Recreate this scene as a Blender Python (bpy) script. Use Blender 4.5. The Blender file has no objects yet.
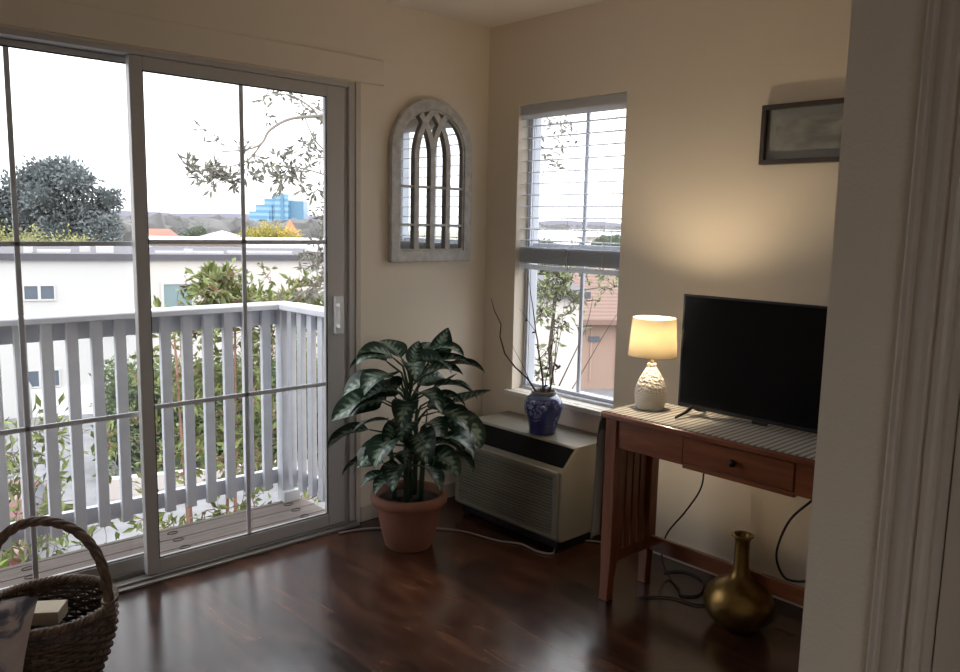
import bpy, math, random
from mathutils import Vector, Matrix, noise
PI = math.pi
S = bpy.context.scene
COL = S.collection

# ------------------------------------------------------------------ helpers
class M:
    def __init__(s): s.v = []; s.f = []; s.uv = []; s.sm = []
    def add(s, vs, fs, uvs=None, smooth=False):
        b = len(s.v); s.v += [tuple(p) for p in vs]
        for f in fs:
            s.f.append(tuple(b + i for i in f)); s.sm.append(smooth)
            s.uv.append([uvs[i] for i in f] if uvs else [(0, 0)] * len(f))
        return s
    def box(s, x0, y0, z0, x1, y1, z1):
        x0, x1 = min(x0, x1), max(x0, x1); y0, y1 = min(y0, y1), max(y0, y1); z0, z1 = min(z0, z1), max(z0, z1)
        vs = [(x0, y0, z0), (x1, y0, z0), (x1, y1, z0), (x0, y1, z0), (x0, y0, z1), (x1, y0, z1), (x1, y1, z1), (x0, y1, z1)]
        return s.add(vs, [(0, 3, 2, 1), (4, 5, 6, 7), (0, 1, 5, 4), (1, 2, 6, 5), (2, 3, 7, 6), (3, 0, 4, 7)])
    def prism(s, poly, fn, d0, d1, smooth=False):
        """poly 2-D points; fn(a,b,d) gives the 3-D point"""
        n = len(poly)
        vs = [fn(a, b, d0) for a, b in poly] + [fn(a, b, d1) for a, b in poly]
        fs = [tuple(range(n - 1, -1, -1)), tuple(range(n, 2 * n))]
        fs += [(i, (i + 1) % n, n + (i + 1) % n, n + i) for i in range(n)]
        return s.add(vs, fs, smooth=smooth)
    def tube(s, pts, r, n=8, caps=True, flat=None):
        pts = [Vector(p) for p in pts]; k = len(pts)
        rs = r if isinstance(r, (list, tuple)) else [r] * k
        t0 = (pts[1] - pts[0]).normalized()
        up = Vector((0, 0, 1)) if abs(t0.z) < .9 else Vector((1, 0, 0))
        if flat: up = Vector(flat)
        vs = []; nrm = None
        for i, p in enumerate(pts):
            t = (pts[min(i + 1, k - 1)] - pts[max(i - 1, 0)]).normalized()
            if nrm is None: nrm = t.cross(up).normalized()
            else:
                nrm = (nrm - t * nrm.dot(t)); nrm.normalize()
            b = t.cross(nrm)
            for j in range(n):
                a = 2 * PI * j / n
                vs.append(p + (nrm * math.cos(a) + b * math.sin(a)) * rs[i])
        fs = []
        for i in range(k - 1):
            for j in range(n):
                fs.append((i * n + j, i * n + (j + 1) % n, (i + 1) * n + (j + 1) % n, (i + 1) * n + j))
        if caps: fs += [tuple(range(n - 1, -1, -1)), tuple((k - 1) * n + j for j in range(n))]
        return s.add(vs, fs, smooth=True)
    def lathe(s, prof, c=(0, 0, 0), n=40, closed=False):
        vs = []; fs = []; k = len(prof)
        for r, z in prof:
            for j in range(n):
                a = 2 * PI * j / n
                vs.append((c[0] + r * math.cos(a), c[1] + r * math.sin(a), c[2] + z))
        uvs = [(j / n, i / max(1, k - 1)) for i in range(k) for j in range(n)]
        for i in range(k - 1 + (1 if closed else 0)):
            i2 = (i + 1) % k
            for j in range(n):
                fs.append((i * n + j, i * n + (j + 1) % n, i2 * n + (j + 1) % n, i2 * n + j))
        return s.add(vs, fs, uvs, smooth=True)
    def ball(s, c, r, n=12, m=8, jit=0, seed=0, sz=1.0):
        vs = []; fs = []
        for i in range(m + 1):
            th = PI * i / m
            for j in range(n):
                a = 2 * PI * j / n
                d = Vector((math.sin(th) * math.cos(a), math.sin(th) * math.sin(a), math.cos(th) * sz))
                q = 1 + (jit * noise.noise(d * 2.3 + Vector((seed * 3.7, seed, 0))) if jit else 0)
                vs.append(Vector(c) + d * r * q)
        for i in range(m):
            for j in range(n):
                fs.append((i * n + j, (i + 1) * n + j, (i + 1) * n + (j + 1) % n, i * n + (j + 1) % n))
        return s.add(vs, fs, smooth=True)
    def leaf(s, p, d, L, W, rnd, fold=.25):
        d = d.normalized()
        q = Vector((rnd.uniform(-1, 1), rnd.uniform(-1, 1), rnd.uniform(-1, 1)))
        w = d.cross(q)
        if w.length < 1e-3: w = d.orthogonal()
        w.normalize(); u = w.cross(d)
        a = p + d * L * .45
        vs = [p, a + w * W * .5 + u * W * fold, p + d * L, a - w * W * .5 + u * W * fold]
        return s.add(vs, [(0, 1, 2), (0, 2, 3)], smooth=False)
    def build(s, name, mt, parent=None, loc=None, bevel=0, seg=2, solid=0, sub=0, wn=False):
        root = parent
        off = Vector((0, 0, 0))
        if parent is not None:
            while root.parent: root = root.parent
            off = root.location.copy()
        elif loc is not None: off = Vector(loc)
        me = bpy.data.meshes.new(name)
        me.from_pydata([(p[0] - off.x, p[1] - off.y, p[2] - off.z) for p in s.v], [], s.f)
        me.polygons.foreach_set('use_smooth', s.sm)
        uvl = me.uv_layers.new(name='UVMap')
        flat = [c for f in s.uv for uv in f for c in uv]
        uvl.data.foreach_set('uv', flat)
        me.materials.append(mt); me.update()
        o = bpy.data.objects.new(name, me); COL.objects.link(o)
        if parent is not None: o.parent = parent
        else: o.location = off
        if solid:
            m = o.modifiers.new('Solid', 'SOLIDIFY'); m.thickness = solid; m.offset = 0
        if sub:
            m = o.modifiers.new('Sub', 'SUBSURF'); m.levels = sub; m.render_levels = sub
        if bevel:
            m = o.modifiers.new('Bevel', 'BEVEL'); m.width = bevel; m.segments = seg; m.limit_method = 'ANGLE'; m.angle_limit = math.radians(40)
        return o

def tag(o, label, cat, group=None, kind=None):
    o['label'] = label; o['category'] = cat
    if group: o['group'] = group
    if kind: o['kind'] = kind
    return o
def thing(name, loc, label, cat, group=None, kind=None):
    o = bpy.data.objects.new(name, None); COL.objects.link(o); o.location = loc
    o.empty_display_size = .1
    return tag(o, label, cat, group, kind)
def struct(o, label=None):
    o['kind'] = 'structure'
    if label: o['label'] = label
    return o

def mat(name, col, rough=.6, metal=0, spec=.5, bump=0, bscale=60, var=0, vscale=8, coat=0, sheen=0, trans=0, emis=None, estr=0):
    m = bpy.data.materials.new(name); m.use_nodes = True
    nt = m.node_tree; N = nt.nodes; L = nt.links
    b = N['Principled BSDF']
    b.inputs['Base Color'].default_value = (*col, 1); b.inputs['Roughness'].default_value = rough
    b.inputs['Metallic'].default_value = metal; b.inputs['Specular IOR Level'].default_value = spec
    b.inputs['Coat Weight'].default_value = coat; b.inputs['Sheen Weight'].default_value = sheen
    b.inputs['Transmission Weight'].default_value = trans
    if emis: b.inputs['Emission Color'].default_value = (*emis, 1); b.inputs['Emission Strength'].default_value = estr
    if bump or var:
        tc = N.new('ShaderNodeTexCoord'); 
    if var:
        n = N.new('ShaderNodeTexNoise'); n.inputs['Scale'].default_value = vscale; n.inputs['Detail'].default_value = 6
        L.new(tc.outputs['Object'], n.inputs['Vector'])
        cr = N.new('ShaderNodeValToRGB'); cr.color_ramp.elements[0].position = .3; cr.color_ramp.elements[1].position = .7
        cr.color_ramp.elements[0].color = (*[max(0, c * (1 - var)) for c in col], 1)
        cr.color_ramp.elements[1].color = (*[min(1, c * (1 + var)) for c in col], 1)
        L.new(n.outputs['Fac'], cr.inputs['Fac']); L.new(cr.outputs['Color'], b.inputs['Base Color'])
    if bump:
        n2 = N.new('ShaderNodeTexNoise'); n2.inputs['Scale'].default_value = bscale; n2.inputs['Detail'].default_value = 5
        L.new(tc.outputs['Object'], n2.inputs['Vector'])
        bp = N.new('ShaderNodeBump'); bp.inputs['Strength'].default_value = bump; bp.inputs['Distance'].default_value = .01
        L.new(n2.outputs['Fac'], bp.inputs['Height']); L.new(bp.outputs['Normal'], b.inputs['Normal'])
    return m
def nodes(m): return m.node_tree.nodes, m.node_tree.links, m.node_tree.nodes['Principled BSDF']
def ramp(N, stops):
    cr = N.new('ShaderNodeValToRGB'); e = cr.color_ramp.elements
    while len(e) < len(stops): e.new(.5)
    for i, (p, c) in enumerate(stops): e[i].position = p; e[i].color = (*c, 1)
    return cr
def math_node(N, L, op, a, b=None, c=None):
    n = N.new('ShaderNodeMath'); n.operation = op
    for i, x in enumerate((a, b, c)):
        if x is None: continue
        if isinstance(x, (int, float)): n.inputs[i].default_value = x
        else: L.new(x, n.inputs[i])
    return n.outputs[0]

# ------------------------------------------------------------------ materials
WALL = (.80, .715, .595)
m_wall = mat('wall_paint', WALL, .75, bump=.12, bscale=140, spec=.2)
m_ceil = mat('ceiling_paint', (.82, .75, .68), .85, bump=.25, bscale=160, spec=.15)
m_trim = mat('trim_paint', (.60, .53, .45), .45)
m_sill = mat('sill_paint', (.78, .74, .67), .4)
m_frame = mat('door_frame_vinyl', (.50, .48, .47), .35, spec=.5)
m_track = mat('track_aluminium', (.30, .28, .26), .4, metal=.6)
m_grille = mat('grille_white', (.60, .62, .66), .4)
m_winf = mat('window_vinyl', (.62, .65, .72), .4)
m_rail = mat('railing_paint', (.60, .62, .68), .55, var=.06, vscale=9, bump=.1, bscale=40)
m_ext = mat('stucco_exterior', (.72, .68, .6), .9, bump=.3, bscale=60)
m_black = mat('black_plastic', (.012, .012, .014), .35)
m_rubber = mat('black_rubber', (.01, .01, .01), .5)
m_brass = mat('brass', (.45, .32, .13), .35, metal=1)

# wood floor, planks running away from the sliding door
def wood_floor():
    m = mat('laminate_floor', (.1, .05, .03), .28, spec=.8); N, L, b = nodes(m)
    tc = N.new('ShaderNodeTexCoord')
    mp = N.new('ShaderNodeMapping'); mp.inputs['Rotation'].default_value = (0, 0, PI / 2); L.new(tc.outputs['Object'], mp.inputs['Vector'])
    br = N.new('ShaderNodeTexBrick'); br.inputs['Scale'].default_value = 1; br.inputs['Brick Width'].default_value = 1.1
    br.inputs['Row Height'].default_value = .125; br.inputs['Mortar Size'].default_value = .0012; br.offset = .37
    br.inputs['Color1'].default_value = (0, 0, 0, 1); br.inputs['Color2'].default_value = (1, 1, 1, 1); br.inputs['Mortar'].default_value = (.5, .5, .5, 1)
    br.inputs['Bias'].default_value = 0
    L.new(mp.outputs[0], br.inputs['Vector'])
    mp2 = N.new('ShaderNodeMapping'); mp2.inputs['Scale'].default_value = (8, 1.8, 1); L.new(tc.outputs['Object'], mp2.inputs['Vector'])
    ad = N.new('ShaderNodeVectorMath'); ad.operation = 'MULTIPLY_ADD'; L.new(br.outputs['Color'], ad.inputs[0]); ad.inputs[1].default_value = (7, 3, 5); L.new(mp2.outputs[0], ad.inputs[2])
    n1 = N.new('ShaderNodeTexNoise'); n1.inputs['Scale'].default_value = 1.0; n1.inputs['Detail'].default_value = 8; n1.inputs['Distortion'].default_value = 2.2; L.new(ad.outputs[0], n1.inputs['Vector'])
    mp3 = N.new('ShaderNodeMapping'); mp3.inputs['Scale'].default_value = (70, 3, 1); L.new(tc.outputs['Object'], mp3.inputs['Vector'])
    n2 = N.new('ShaderNodeTexNoise'); n2.inputs['Scale'].default_value = 2; n2.inputs['Detail'].default_value = 5; L.new(mp3.outputs[0], n2.inputs['Vector'])
    sp = N.new('ShaderNodeSeparateColor'); L.new(br.outputs['Color'], sp.inputs[0])
    f = math_node(N, L, 'MULTIPLY_ADD', sp.outputs[0], .20, math_node(N, L, 'MULTIPLY', n1.outputs['Fac'], .80))
    f = math_node(N, L, 'ADD', f, math_node(N, L, 'MULTIPLY_ADD', n2.outputs['Fac'], .16, -.08))
    cr = ramp(N, [(.25, (.013, .006, .0045)), (.44, (.032, .012, .008)), (.60, (.070, .027, .015)), (.82, (.13, .055, .028))])
    L.new(f, cr.inputs[0])
    mx = N.new('ShaderNodeMix'); mx.data_type = 'RGBA'; L.new(br.outputs['Fac'], mx.inputs['Factor']); L.new(cr.outputs[0], mx.inputs['A']); mx.inputs['B'].default_value = (.008, .005, .004, 1)
    L.new(mx.outputs['Result'], b.inputs['Base Color'])
    rr = math_node(N, L, 'MULTIPLY_ADD', n1.outputs['Fac'], .14, .15); L.new(rr, b.inputs['Roughness'])
    bp = N.new('ShaderNodeBump'); bp.inputs['Strength'].default_value = .12; bp.inputs['Distance'].default_value = .002
    hh = math_node(N, L, 'MULTIPLY_ADD', n2.outputs['Fac'], .15, n1.outputs['Fac'])
    L.new(hh, bp.inputs['Height']); L.new(bp.outputs[0], b.inputs['Normal'])
    return m
m_floor = wood_floor()

def wood(name, c0, c1, scale=(1, 12, 12), rough=.35, coat=.2):
    m = mat(name, c0, rough, coat=coat); N, L, b = nodes(m)
    tc = N.new('ShaderNodeTexCoord'); mp = N.new('ShaderNodeMapping'); mp.inputs['Scale'].default_value = scale; L.new(tc.outputs['Object'], mp.inputs[0])
    n = N.new('ShaderNodeTexNoise'); n.inputs['Scale'].default_value = 4; n.inputs['Detail'].default_value = 7; n.inputs['Distortion'].default_value = .6; L.new(mp.outputs[0], n.inputs[0])
    cr = ramp(N, [(.3, c0), (.7, c1)]); L.new(n.outputs['Fac'], cr.inputs[0]); L.new(cr.outputs[0], b.inputs['Base Color'])
    return m
m_cherry = wood('cherry_wood', (.15, .040, .016), (.25, .078, .030), (8, 1, 8))
m_cherryv = wood('cherry_wood_upright', (.13, .035, .014), (.22, .068, .026), (10, 10, 1))
m_deck = wood('weathered_deck', (.11, .088, .078), (.17, .14, .125), (1, 14, 1), .8, 0)

def glass_mat():
    m = bpy.data.materials.new('clear_glass'); m.use_nodes = True
    N, L = m.node_tree.nodes, m.node_tree.links
    N.remove(N['Principled BSDF']); out = N['Material Output']
    t = N.new('ShaderNodeBsdfTransparent'); t.inputs[0].default_value = (.985, .99, .992, 1)
    g = N.new('ShaderNodeBsdfGlossy'); g.inputs['Roughness'].default_value = .02
    lw = N.new('ShaderNodeLayerWeight'); lw.inputs['Blend'].default_value = .5; p5 = math_node(N, L, 'POWER', lw.outputs['Facing'], 5.0); fac = math_node(N, L, 'MULTIPLY_ADD', p5, .5, .03)
    mx = N.new('ShaderNodeMixShader'); L.new(fac, mx.inputs[0]); L.new(t.outputs[0], mx.inputs[1]); L.new(g.outputs[0], mx.inputs[2])
    L.new(mx.outputs[0], out.inputs[0]); return m
m_glass = glass_mat()
m_mirror = mat('mirror_silver', (.86, .88, .88), .02, metal=1)
m_whitewash = mat('whitewashed_wood', (.50, .485, .46), .7, var=.22, vscale=25, bump=.3, bscale=50)
m_blind = mat('blind_slat_white', (.85, .86, .88), .5)
_n, _l = m_blind.node_tree.nodes, m_blind.node_tree.links
_t = _n.new('ShaderNodeBsdfTranslucent'); _t.inputs[0].default_value = (.85, .87, .9, 1); _m = _n.new('ShaderNodeMixShader'); _m.inputs[0].default_value = .45
_l.new(_n['Principled BSDF'].outputs[0], _m.inputs[1]); _l.new(_t.outputs[0], _m.inputs[2]); _l.new(_m.outputs[0], _n['Material Output'].inputs[0])

# ------------------------------------------------------------------ room shell
ZC = 2.405
XL = -6.2; YB = -5.6
fl = M().box(XL, YB, -.12, 0, 0.10, 0); struct(fl.build('floor', m_floor, loc=(0, 0, 0)), 'dark brown glossy laminate plank floor')
struct(M().box(XL - .15, YB - .15, ZC, .15, .15, ZC + .15).build('ceiling', m_ceil), 'plain off-white ceiling')
DX0, DX1, DZ = -2.70, -.815, 2.03
w = M()
w.box(XL, 0, 0, DX0, .15, ZC).box(DX0, 0, DZ, DX1, .15, ZC).box(DX1, 0, 0, 0, .15, ZC)
struct(w.build('wall_left', m_wall), 'cream painted wall holding the sliding glass door')
WY0, WY1, WZ0, WZ1 = -.873, -.222, .582, 2.007
w = M()
w.box(0, YB, -.12, .15, WY0, ZC).box(0, WY0, -.12, .15, WY1, WZ0).box(0, WY0, WZ1, .15, WY1, ZC).box(0, WY1, -.12, .15, .15, ZC)
struct(w.build('wall_right', m_wall), 'cream painted wall behind the television')
w = M(); w.box(XL - .15, YB, 0, XL, .15, ZC)
struct(w.build('wall_west', m_wall))
w = M(); w.box(XL, YB - .15, 0, -5.2, YB, ZC).box(-3.2, YB - .15, 0, 0, YB, ZC).box(-5.2, YB - .15, 0, -3.2, YB, .7).box(-5.2, YB - .15, 2.15, -3.2, YB, ZC)
struct(w.build('wall_back', m_wall))
for nm, bx in (('fill_window', ((-5.2, YB - .1, .7, -3.2, YB - .05, 2.15), 'x')),):  # unseen window added to let fill daylight in from behind
    (a0_, b0_, c0_, a1_, b1_, c1_), ax_ = bx; w = M(); e = .05
    w.box(a0_, b0_, c0_, a1_, b1_, c0_ + e).box(a0_, b0_, c1_ - e, a1_, b1_, c1_)
    if ax_ == 'x':
        for q in (a0_, (a0_ + a1_) / 2 - e / 2, a1_ - e): w.box(q, b0_, c0_ + e, q + e, b1_, c1_ - e)
    else:
        for q in (b0_, (b0_ + b1_) / 2 - e / 2, b1_ - e): w.box(a0_, q, c0_ + e, a1_, q + e, c1_ - e)
    struct(w.build(nm, m_winf), 'added unseen window behind the viewer that brightens the room')
# closet block with a doorway on its west face (right edge of the photo)
PX = -1.58
PY0 = -2.507
w = M()
w.box(PX, PY0 - .115, 0, 0, PY0, ZC)
w.box(PX, -2.68, 0, PX + .12, PY0 - .115, ZC)          # return beside the door
w.box(PX, -3.48, 2.03, PX + .12, -2.68, ZC)            # above the door
w.box(PX, -3.60, 0, 0, -3.48, ZC)
struct(w.build('wall_partition', m_wall), 'narrow cream partition wall in front of the television')
# casing (moulded), local profile extruded along the jamb
prof = [(0, 0), (0, .010), (.004, .014), (.010, .014), (.013, .010), (.018, .009), (.030, .012), (.040, .016), (.048, .017), (.051, .013), (.055, .013), (.058, .017), (.066, .018), (.071, .014), (.074, .006), (.074, 0)]
w = M()
w.prism(prof, lambda a, b, d: (PX - b, PY0 - .115 - a, d), 0, 2.10)
w.prism([(-a, b) for a, b in prof][::-1], lambda a, b, d: (PX - b, -3.545 - a, d), 0, 2.10)
w.prism(prof, lambda a, b, d: (PX - b, d, 2.10 - a + .0), -3.545, PY0 - .115)
struct(w.build('trim_1', m_trim), 'moulded door casing on the partition wall')
w = M()
w.box(PX + .001, -2.70, 0, PX + .119, -2.681, 2.03).box(PX + .001, -3.479, 0, PX + .119, -3.46, 2.03).box(PX + .001, -3.46, 2.01, PX + .119, -2.70, 2.03)
struct(w.build('trim_2', m_trim), 'door jamb inside the partition doorway')
d2 = struct(M().box(PX + .045, -3.458, .01, PX + .08, -2.702, 2.008).build('door_2', m_trim, bevel=.002), 'plain painted closet door')
M().tube([(PX + .045, -3.38, .95), (PX + .0, -3.38, .95)], .012, 12).ball((PX - .005, -3.38, .95), .028, 16, 10).build('door_knob', m_brass, d2)
# baseboards
bbp = lambda m, *a: m.box(*a)
def base(name, *segs):
    w = M()
    for x0, y0, x1, y1 in segs: w.box(x0, y0, 0, x1, y1, .078); 
    return struct(w.build(name, m_trim, bevel=.004))
base('baseboard_left', (-.79, -.014, -.0141, 0), (XL, -.014, -2.725, 0))
base('baseboard_right', (-.014, PY0 + .0141, 0, 0))
base('baseboard_partition', (PX, PY0, -.0141, PY0 + .014), (PX - .014, PY0 - .1149, PX, PY0 + .014))
struct(M().box(-2.9, -.013, 2.036, -.662, 0, 2.145).build('trim_3', m_wall, bevel=.004), 'flat header board painted like the wall above the sliding door')

# ------------------------------------------------------------------ sliding door
dr = bpy.data.objects.new('door_1', None); COL.objects.link(dr); dr.location = (-1.75, 0, 0); struct(dr, 'sliding glass patio door in a pale grey frame')
w = M()
w.box(DX1 - .032, -.004, .0, DX1, .15, DZ).box(DX0, -.004, 0, DX0 + .032, .15, DZ).box(DX0 + .032, -.004, DZ - .022, DX1 - .032, .15, DZ)
w.box(DX1 - .046, .03, .0, DX1 - .032, .055, DZ - .022)
w.box(DX1 - .058, .012, .0, DX1 - .032, .018, DZ - .022)
w.build('frame', m_frame, dr, bevel=.003)
M().box(DX1, -.010, 0, DX1 + .028, 0, DZ + .006).build('side_casing', m_trim, dr, bevel=.003)
w = M()
w.box(DX0, -.045, 0, DX1, .15, .012).box(DX0, -.02, .012, DX1, -.010, .022).box(DX0, .048, .012, DX1, .054, .030).box(DX0, .10, .012, DX1, .15, .02)
w.build('threshold_track', m_track, dr, bevel=.002)
def panel(name, x0, x1, y, gx0, gx1, gz0, gz1, mvx, mz):
    p = M()
    th = .036
    p.box(x0, y, .022, gx0, y + th, DZ - .024).box(gx1, y, .022, x1, y + th, DZ - .024)
    p.box(gx0, y, .022, gx1, y + th, gz0).box(gx0, y, gz1, gx1, y + th, DZ - .024)
    o = p.build(name, m_frame, dr, bevel=.003)
    g = M().box(gx0, y + .014, gz0, gx1, y + .019, gz1).build('glass_pane', m_glass, o)
    q = M(); t = .009
    q.box(mvx - t, y + .006, gz0, mvx + t, y + .0135, gz1)
    for z in mz: q.box(gx0, y + .006, z - t, gx1, y + .0135, z + t)
    q.build('grille', m_grille, o, bevel=.002)
    # dark gasket around the pane
    k = M(); e = .004
    for a in ((gx0, gz0, gx0 + e, gz1), (gx1 - e, gz0, gx1, gz1), (gx0, gz0, gx1, gz0 + e), (gx0, gz1 - e, gx1, gz1)):
        k.box(a[0], y + .004, a[1], a[2], y + .0135, a[3])
    k.build('gasket', m_rubber, o)
    return o
sp_ = panel('sliding_panel', -1.79, -.872, .0, -1.742, -.958, .078, 1.957, -1.352, (1.331, .693))
panel('fixed_panel', -2.665, -1.735, .06, -2.60, -1.76, .085, 1.985, -2.168, (1.323, .662))
h = M(); h.box(-.932, -.022, .92, -.888, -.0, 1.09)
h.box(-.93, -.05, .95, -.912, -.022, .965).box(-.93, -.05, 1.045, -.912, -.022, 1.06).box(-.932, -.058, .945, -.910, -.05, 1.065)
h.build('handle', mat('handle_metal', (.8, .8, .8), .4), sp_, bevel=.003)
M().box(-1.80, .0361, .03, -1.79, .0365, 2.0)

# ------------------------------------------------------------------ window
wn = bpy.data.objects.new('window_1', None); COL.objects.link(wn); wn.location = (.1, -.55, .58); struct(wn, 'tall narrow window with white vinyl frame')
w = M(); X0, X1 = .085, .135
w.box(X0, WY0, WZ0, X1, WY0 + .030, WZ1).box(X0, WY1 - .030, WZ0, X1, WY1, WZ1).box(X0, WY0 + .03, WZ0, X1, WY1 - .03, WZ0 + .035).box(X0, WY0 + .03, WZ1 - .035, X1, WY1 - .03, WZ1)
w.box(X0 - .012, WY1 - .016, WZ0, X0, WY1 - .004, WZ1).box(X0 - .012, WY1 - .028, WZ0, X0, WY1 - .022, WZ1)
w.build('window_frame', m_winf, wn, bevel=.002)
M().box(.10, WY0 + .03, 1.30, .13, WY1 - .03, 1.335).build('meeting_rail', m_winf, wn, bevel=.002)
M().box(.105, -.581, WZ0 + .035, .118, -.563, 1.30).box(.105, -.581, 1.335, .118, -.563, WZ1 - .035).build('muntin', m_winf, wn, bevel=.002)
M().box(.119, WY0 + .03, WZ0 + .035, .123, WY1 - .03, 1.30).box(.119, WY0 + .03, 1.335, .123, WY1 - .03, WZ1 - .035).build('glass_pane', m_glass, wn)
M().box(-.03, -.905, .560, 0, -.19, .584).box(-.001, WY0, .575, .085, WY1, .586).build('window_sill', m_sill, wn, bevel=.004)
M().box(.06, WY0 + .002, .586, .0845, WY1 - .002, .600).build('sill_track', m_winf, wn, bevel=.001)

# blind, half raised
bl = thing('window_blind', (.05, -.55, 1.2), 'white slatted window blind raised halfway over the narrow window', 'blind')
by0, by1 = WY0 + .006, WY1 - .006
M().box(.015, by0, 1.958, .07, by1, 2.003).box(.008, by0, 1.935, .015, by1, 2.003).build('headrail', m_blind, bl, bevel=.003)
def slat(z, tilt=.06, name='slat'):
    pts = []
    n = 6
    for i in range(n + 1):
        a = -1 + 2 * i / n
        pts.append((.0425 + .025 * a, z + .003 * (1 - a * a) + .025 * a * tilt))
    poly = pts + [(x, zz - .0022) for x, zz in pts[::-1]]
    return M().prism(poly, lambda a, b, d: (a, d, b), by0 + .004, by1 - .004).build(name, m_blind, bl)
z = 1.905
while z > 1.335:
    slat(z); z -= .0555
for k in range(13): slat(1.314 - k * .0062, 0)
M().box(.016, by0 + .003, 1.206, .069, by1 - .003, 1.228).build('bottom_rail', m_blind, bl, bevel=.004)
c = M()
for yy in (by0 + .10, (by0 + by1) / 2, by1 - .10):
    for xx in (.0155, .0695): c.tube([(xx, yy, 1.21), (xx, yy, 1.96)], .0009, 5)
c.build('ladder_cord', m_blind, bl)
c = M(); c.tube([(.009, by0 + .30, 1.30), (.004, by0 + .303, 1.25), (.002, by0 + .298, 1.215)], .0022, 6).tube([(.008, by0 + .315, 1.31), (.002, by0 + .318, 1.27), (.003, by0 + .312, 1.232)], .0022, 6)
c.build('pull_cord', mat('blind_cord', (.45, .40, .36), .8), bl)

# ------------------------------------------------------------------ arched mirror
mr = thing('arched_mirror', (-.38, 0, 1.24), 'whitewashed arched mirror with gothic tracery bars hung between door and corner', 'mirror')
mx0, mx1, mz0, msp = -.632, -.130, 1.237, 1.762
mc = (mx0 + mx1) / 2; R0 = (mx1 - mx0) / 2
def arch(r, zb, n=28):
    return [(mc - r, zb)] + [(mc - r * math.cos(PI * i / n), msp + r * math.sin(PI * i / n) * (.248 / .251)) for i in range(n + 1)] + [(mc + r, zb)]
def ring(ra, zba, rb, zbb, y0, y1):
    A, B = arch(ra, zba), arch(rb, zbb); n = len(A); m = M()
    vs = [(x, y1, z) for x, z in A] + [(x, y1, z) for x, z in B] + [(x, y0, z) for x, z in A] + [(x, y0, z) for x, z in B]
    fs = []
    for i in range(n):
        j = (i + 1) % n
        fs += [(i, j, n + j, n + i)[::-1], (2 * n + i, 2 * n + j, 3 * n + j, 3 * n + i), (i, 2 * n + i, 2 * n + j, j)[::-1], (n + i, n + j, 3 * n + j, 3 * n + i)[::-1]]
    return m.add(vs, fs)
ring(R0, mz0, R0 - .050, mz0 + .055, -.032, -.001).build('frame', m_whitewash, mr, bevel=.004)
ring(R0 - .050, mz0 + .055, R0 - .058, mz0 + .063, -.024, -.001).build('inner_lip', m_whitewash, mr)
A = arch(R0 - .05, mz0 + .05); M().prism(A, lambda a, b, d: (a, d, b), -.010, -.0015).build('mirror_glass', m_mirror, mr)
def bar(pts, wd, y0=-.026, y1=-.0105):
    m = M(); vs = []; k = len(pts)
    for i, (x, zz) in enumerate(pts):
        a = Vector(pts[max(0, i - 1)]); b = Vector(pts[min(k - 1, i + 1)]); t = (b - a).normalized(); nn = Vector((-t.y, t.x)) * wd / 2
        vs += [(x + nn.x, y0, zz + nn.y), (x - nn.x, y0, zz - nn.y), (x - nn.x, y1, zz - nn.y), (x + nn.x, y1, zz + nn.y)]
    fs = [(0, 1, 2, 3), tuple(4 * (k - 1) + q for q in (3, 2, 1, 0))]
    for i in range(k - 1):
        for q in range(4): fs.append((4 * i + q, 4 * i + 4 + q, 4 * i + 4 + (q + 1) % 4, 4 * i + (q + 1) % 4))
    return m.add(vs, fs)
ri = R0 - .055; sx = ri / 2
def arcpts(x0, side, R, n=12, a1=None):
    # starts vertical at (x0, msp - .06) and bends to 'side'
    zs = msp - .03; cx = x0 + side * R; out = []
    for i in range(n + 1):
        a = (a1 or 1.1) * i / n
        x = cx - side * R * math.cos(a); zz = zs + R * math.sin(a)
        if (x - mc) ** 2 + max(0, zz - msp) ** 2 > (ri + .008) ** 2 and zz > msp: break
        out.append((x, zz))
    return out
zb = mz0 + .055
bar([(mc - sx, zb)] + arcpts(mc - sx, 1, .30), .028).build('tracery_bar', m_whitewash, mr)
bar([(mc + sx, zb)] + arcpts(mc + sx, -1, .30), .028, -.0262).build('tracery_bar', m_whitewash, mr)
bar([(mc, zb)] + arcpts(mc, -1, .30), .028, -.0264).build('tracery_bar', m_whitewash, mr)
bar([(mc, msp - .03)] + arcpts(mc, 1, .30)[1:], .028, -.0266).build('tracery_bar', m_whitewash, mr)
for z in (1.595, 1.415): bar([(mc - ri, z), (mc + ri, z)], .011, -.024).build('cross_bar', m_whitewash, mr)

# ------------------------------------------------------------------ picture frame
pf = thing('framed_picture', (0, -1.79, 1.67), 'long dark framed picture with pale grey mat on the wall above the television', 'picture')
py0, py1, pz0, pz1 = -2.08, -1.525, 1.667, 1.885
w = M(); t = .018
w.box(-.032, py0, pz0, -.001, py1, pz0 + t).box(-.032, py0, pz1 - t, -.001, py1, pz1).box(-.032, py0, pz0 + t, -.001, py0 + t, pz1 - t).box(-.032, py1 - t, pz0 + t, -.001, py1, pz1 - t)
w.build('frame', mat('dark_picture_frame', (.06, .045, .036), .4), pf, bevel=.002)
def picmat():
    m = mat('faded_print', (.3, .3, .3), .6); N, L, b = nodes(m)
    tc = N.new('ShaderNodeTexCoord'); mp = N.new('ShaderNodeMapping'); mp.inputs['Scale'].default_value = (1, 2.5, 6); L.new(tc.outputs['Object'], mp.inputs[0])
    n = N.new('ShaderNodeTexNoise'); n.inputs['Scale'].default_value = 3; n.inputs['Detail'].default_value = 8; L.new(mp.outputs[0], n.inputs[0])
    cr = ramp(N, [(.35, (.22, .225, .21)), (.5, (.34, .33, .31)), (.7, (.46, .44, .41))]); L.new(n.outputs['Fac'], cr.inputs[0]); L.new(cr.outputs[0], b.inputs['Base Color']); return m
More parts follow.
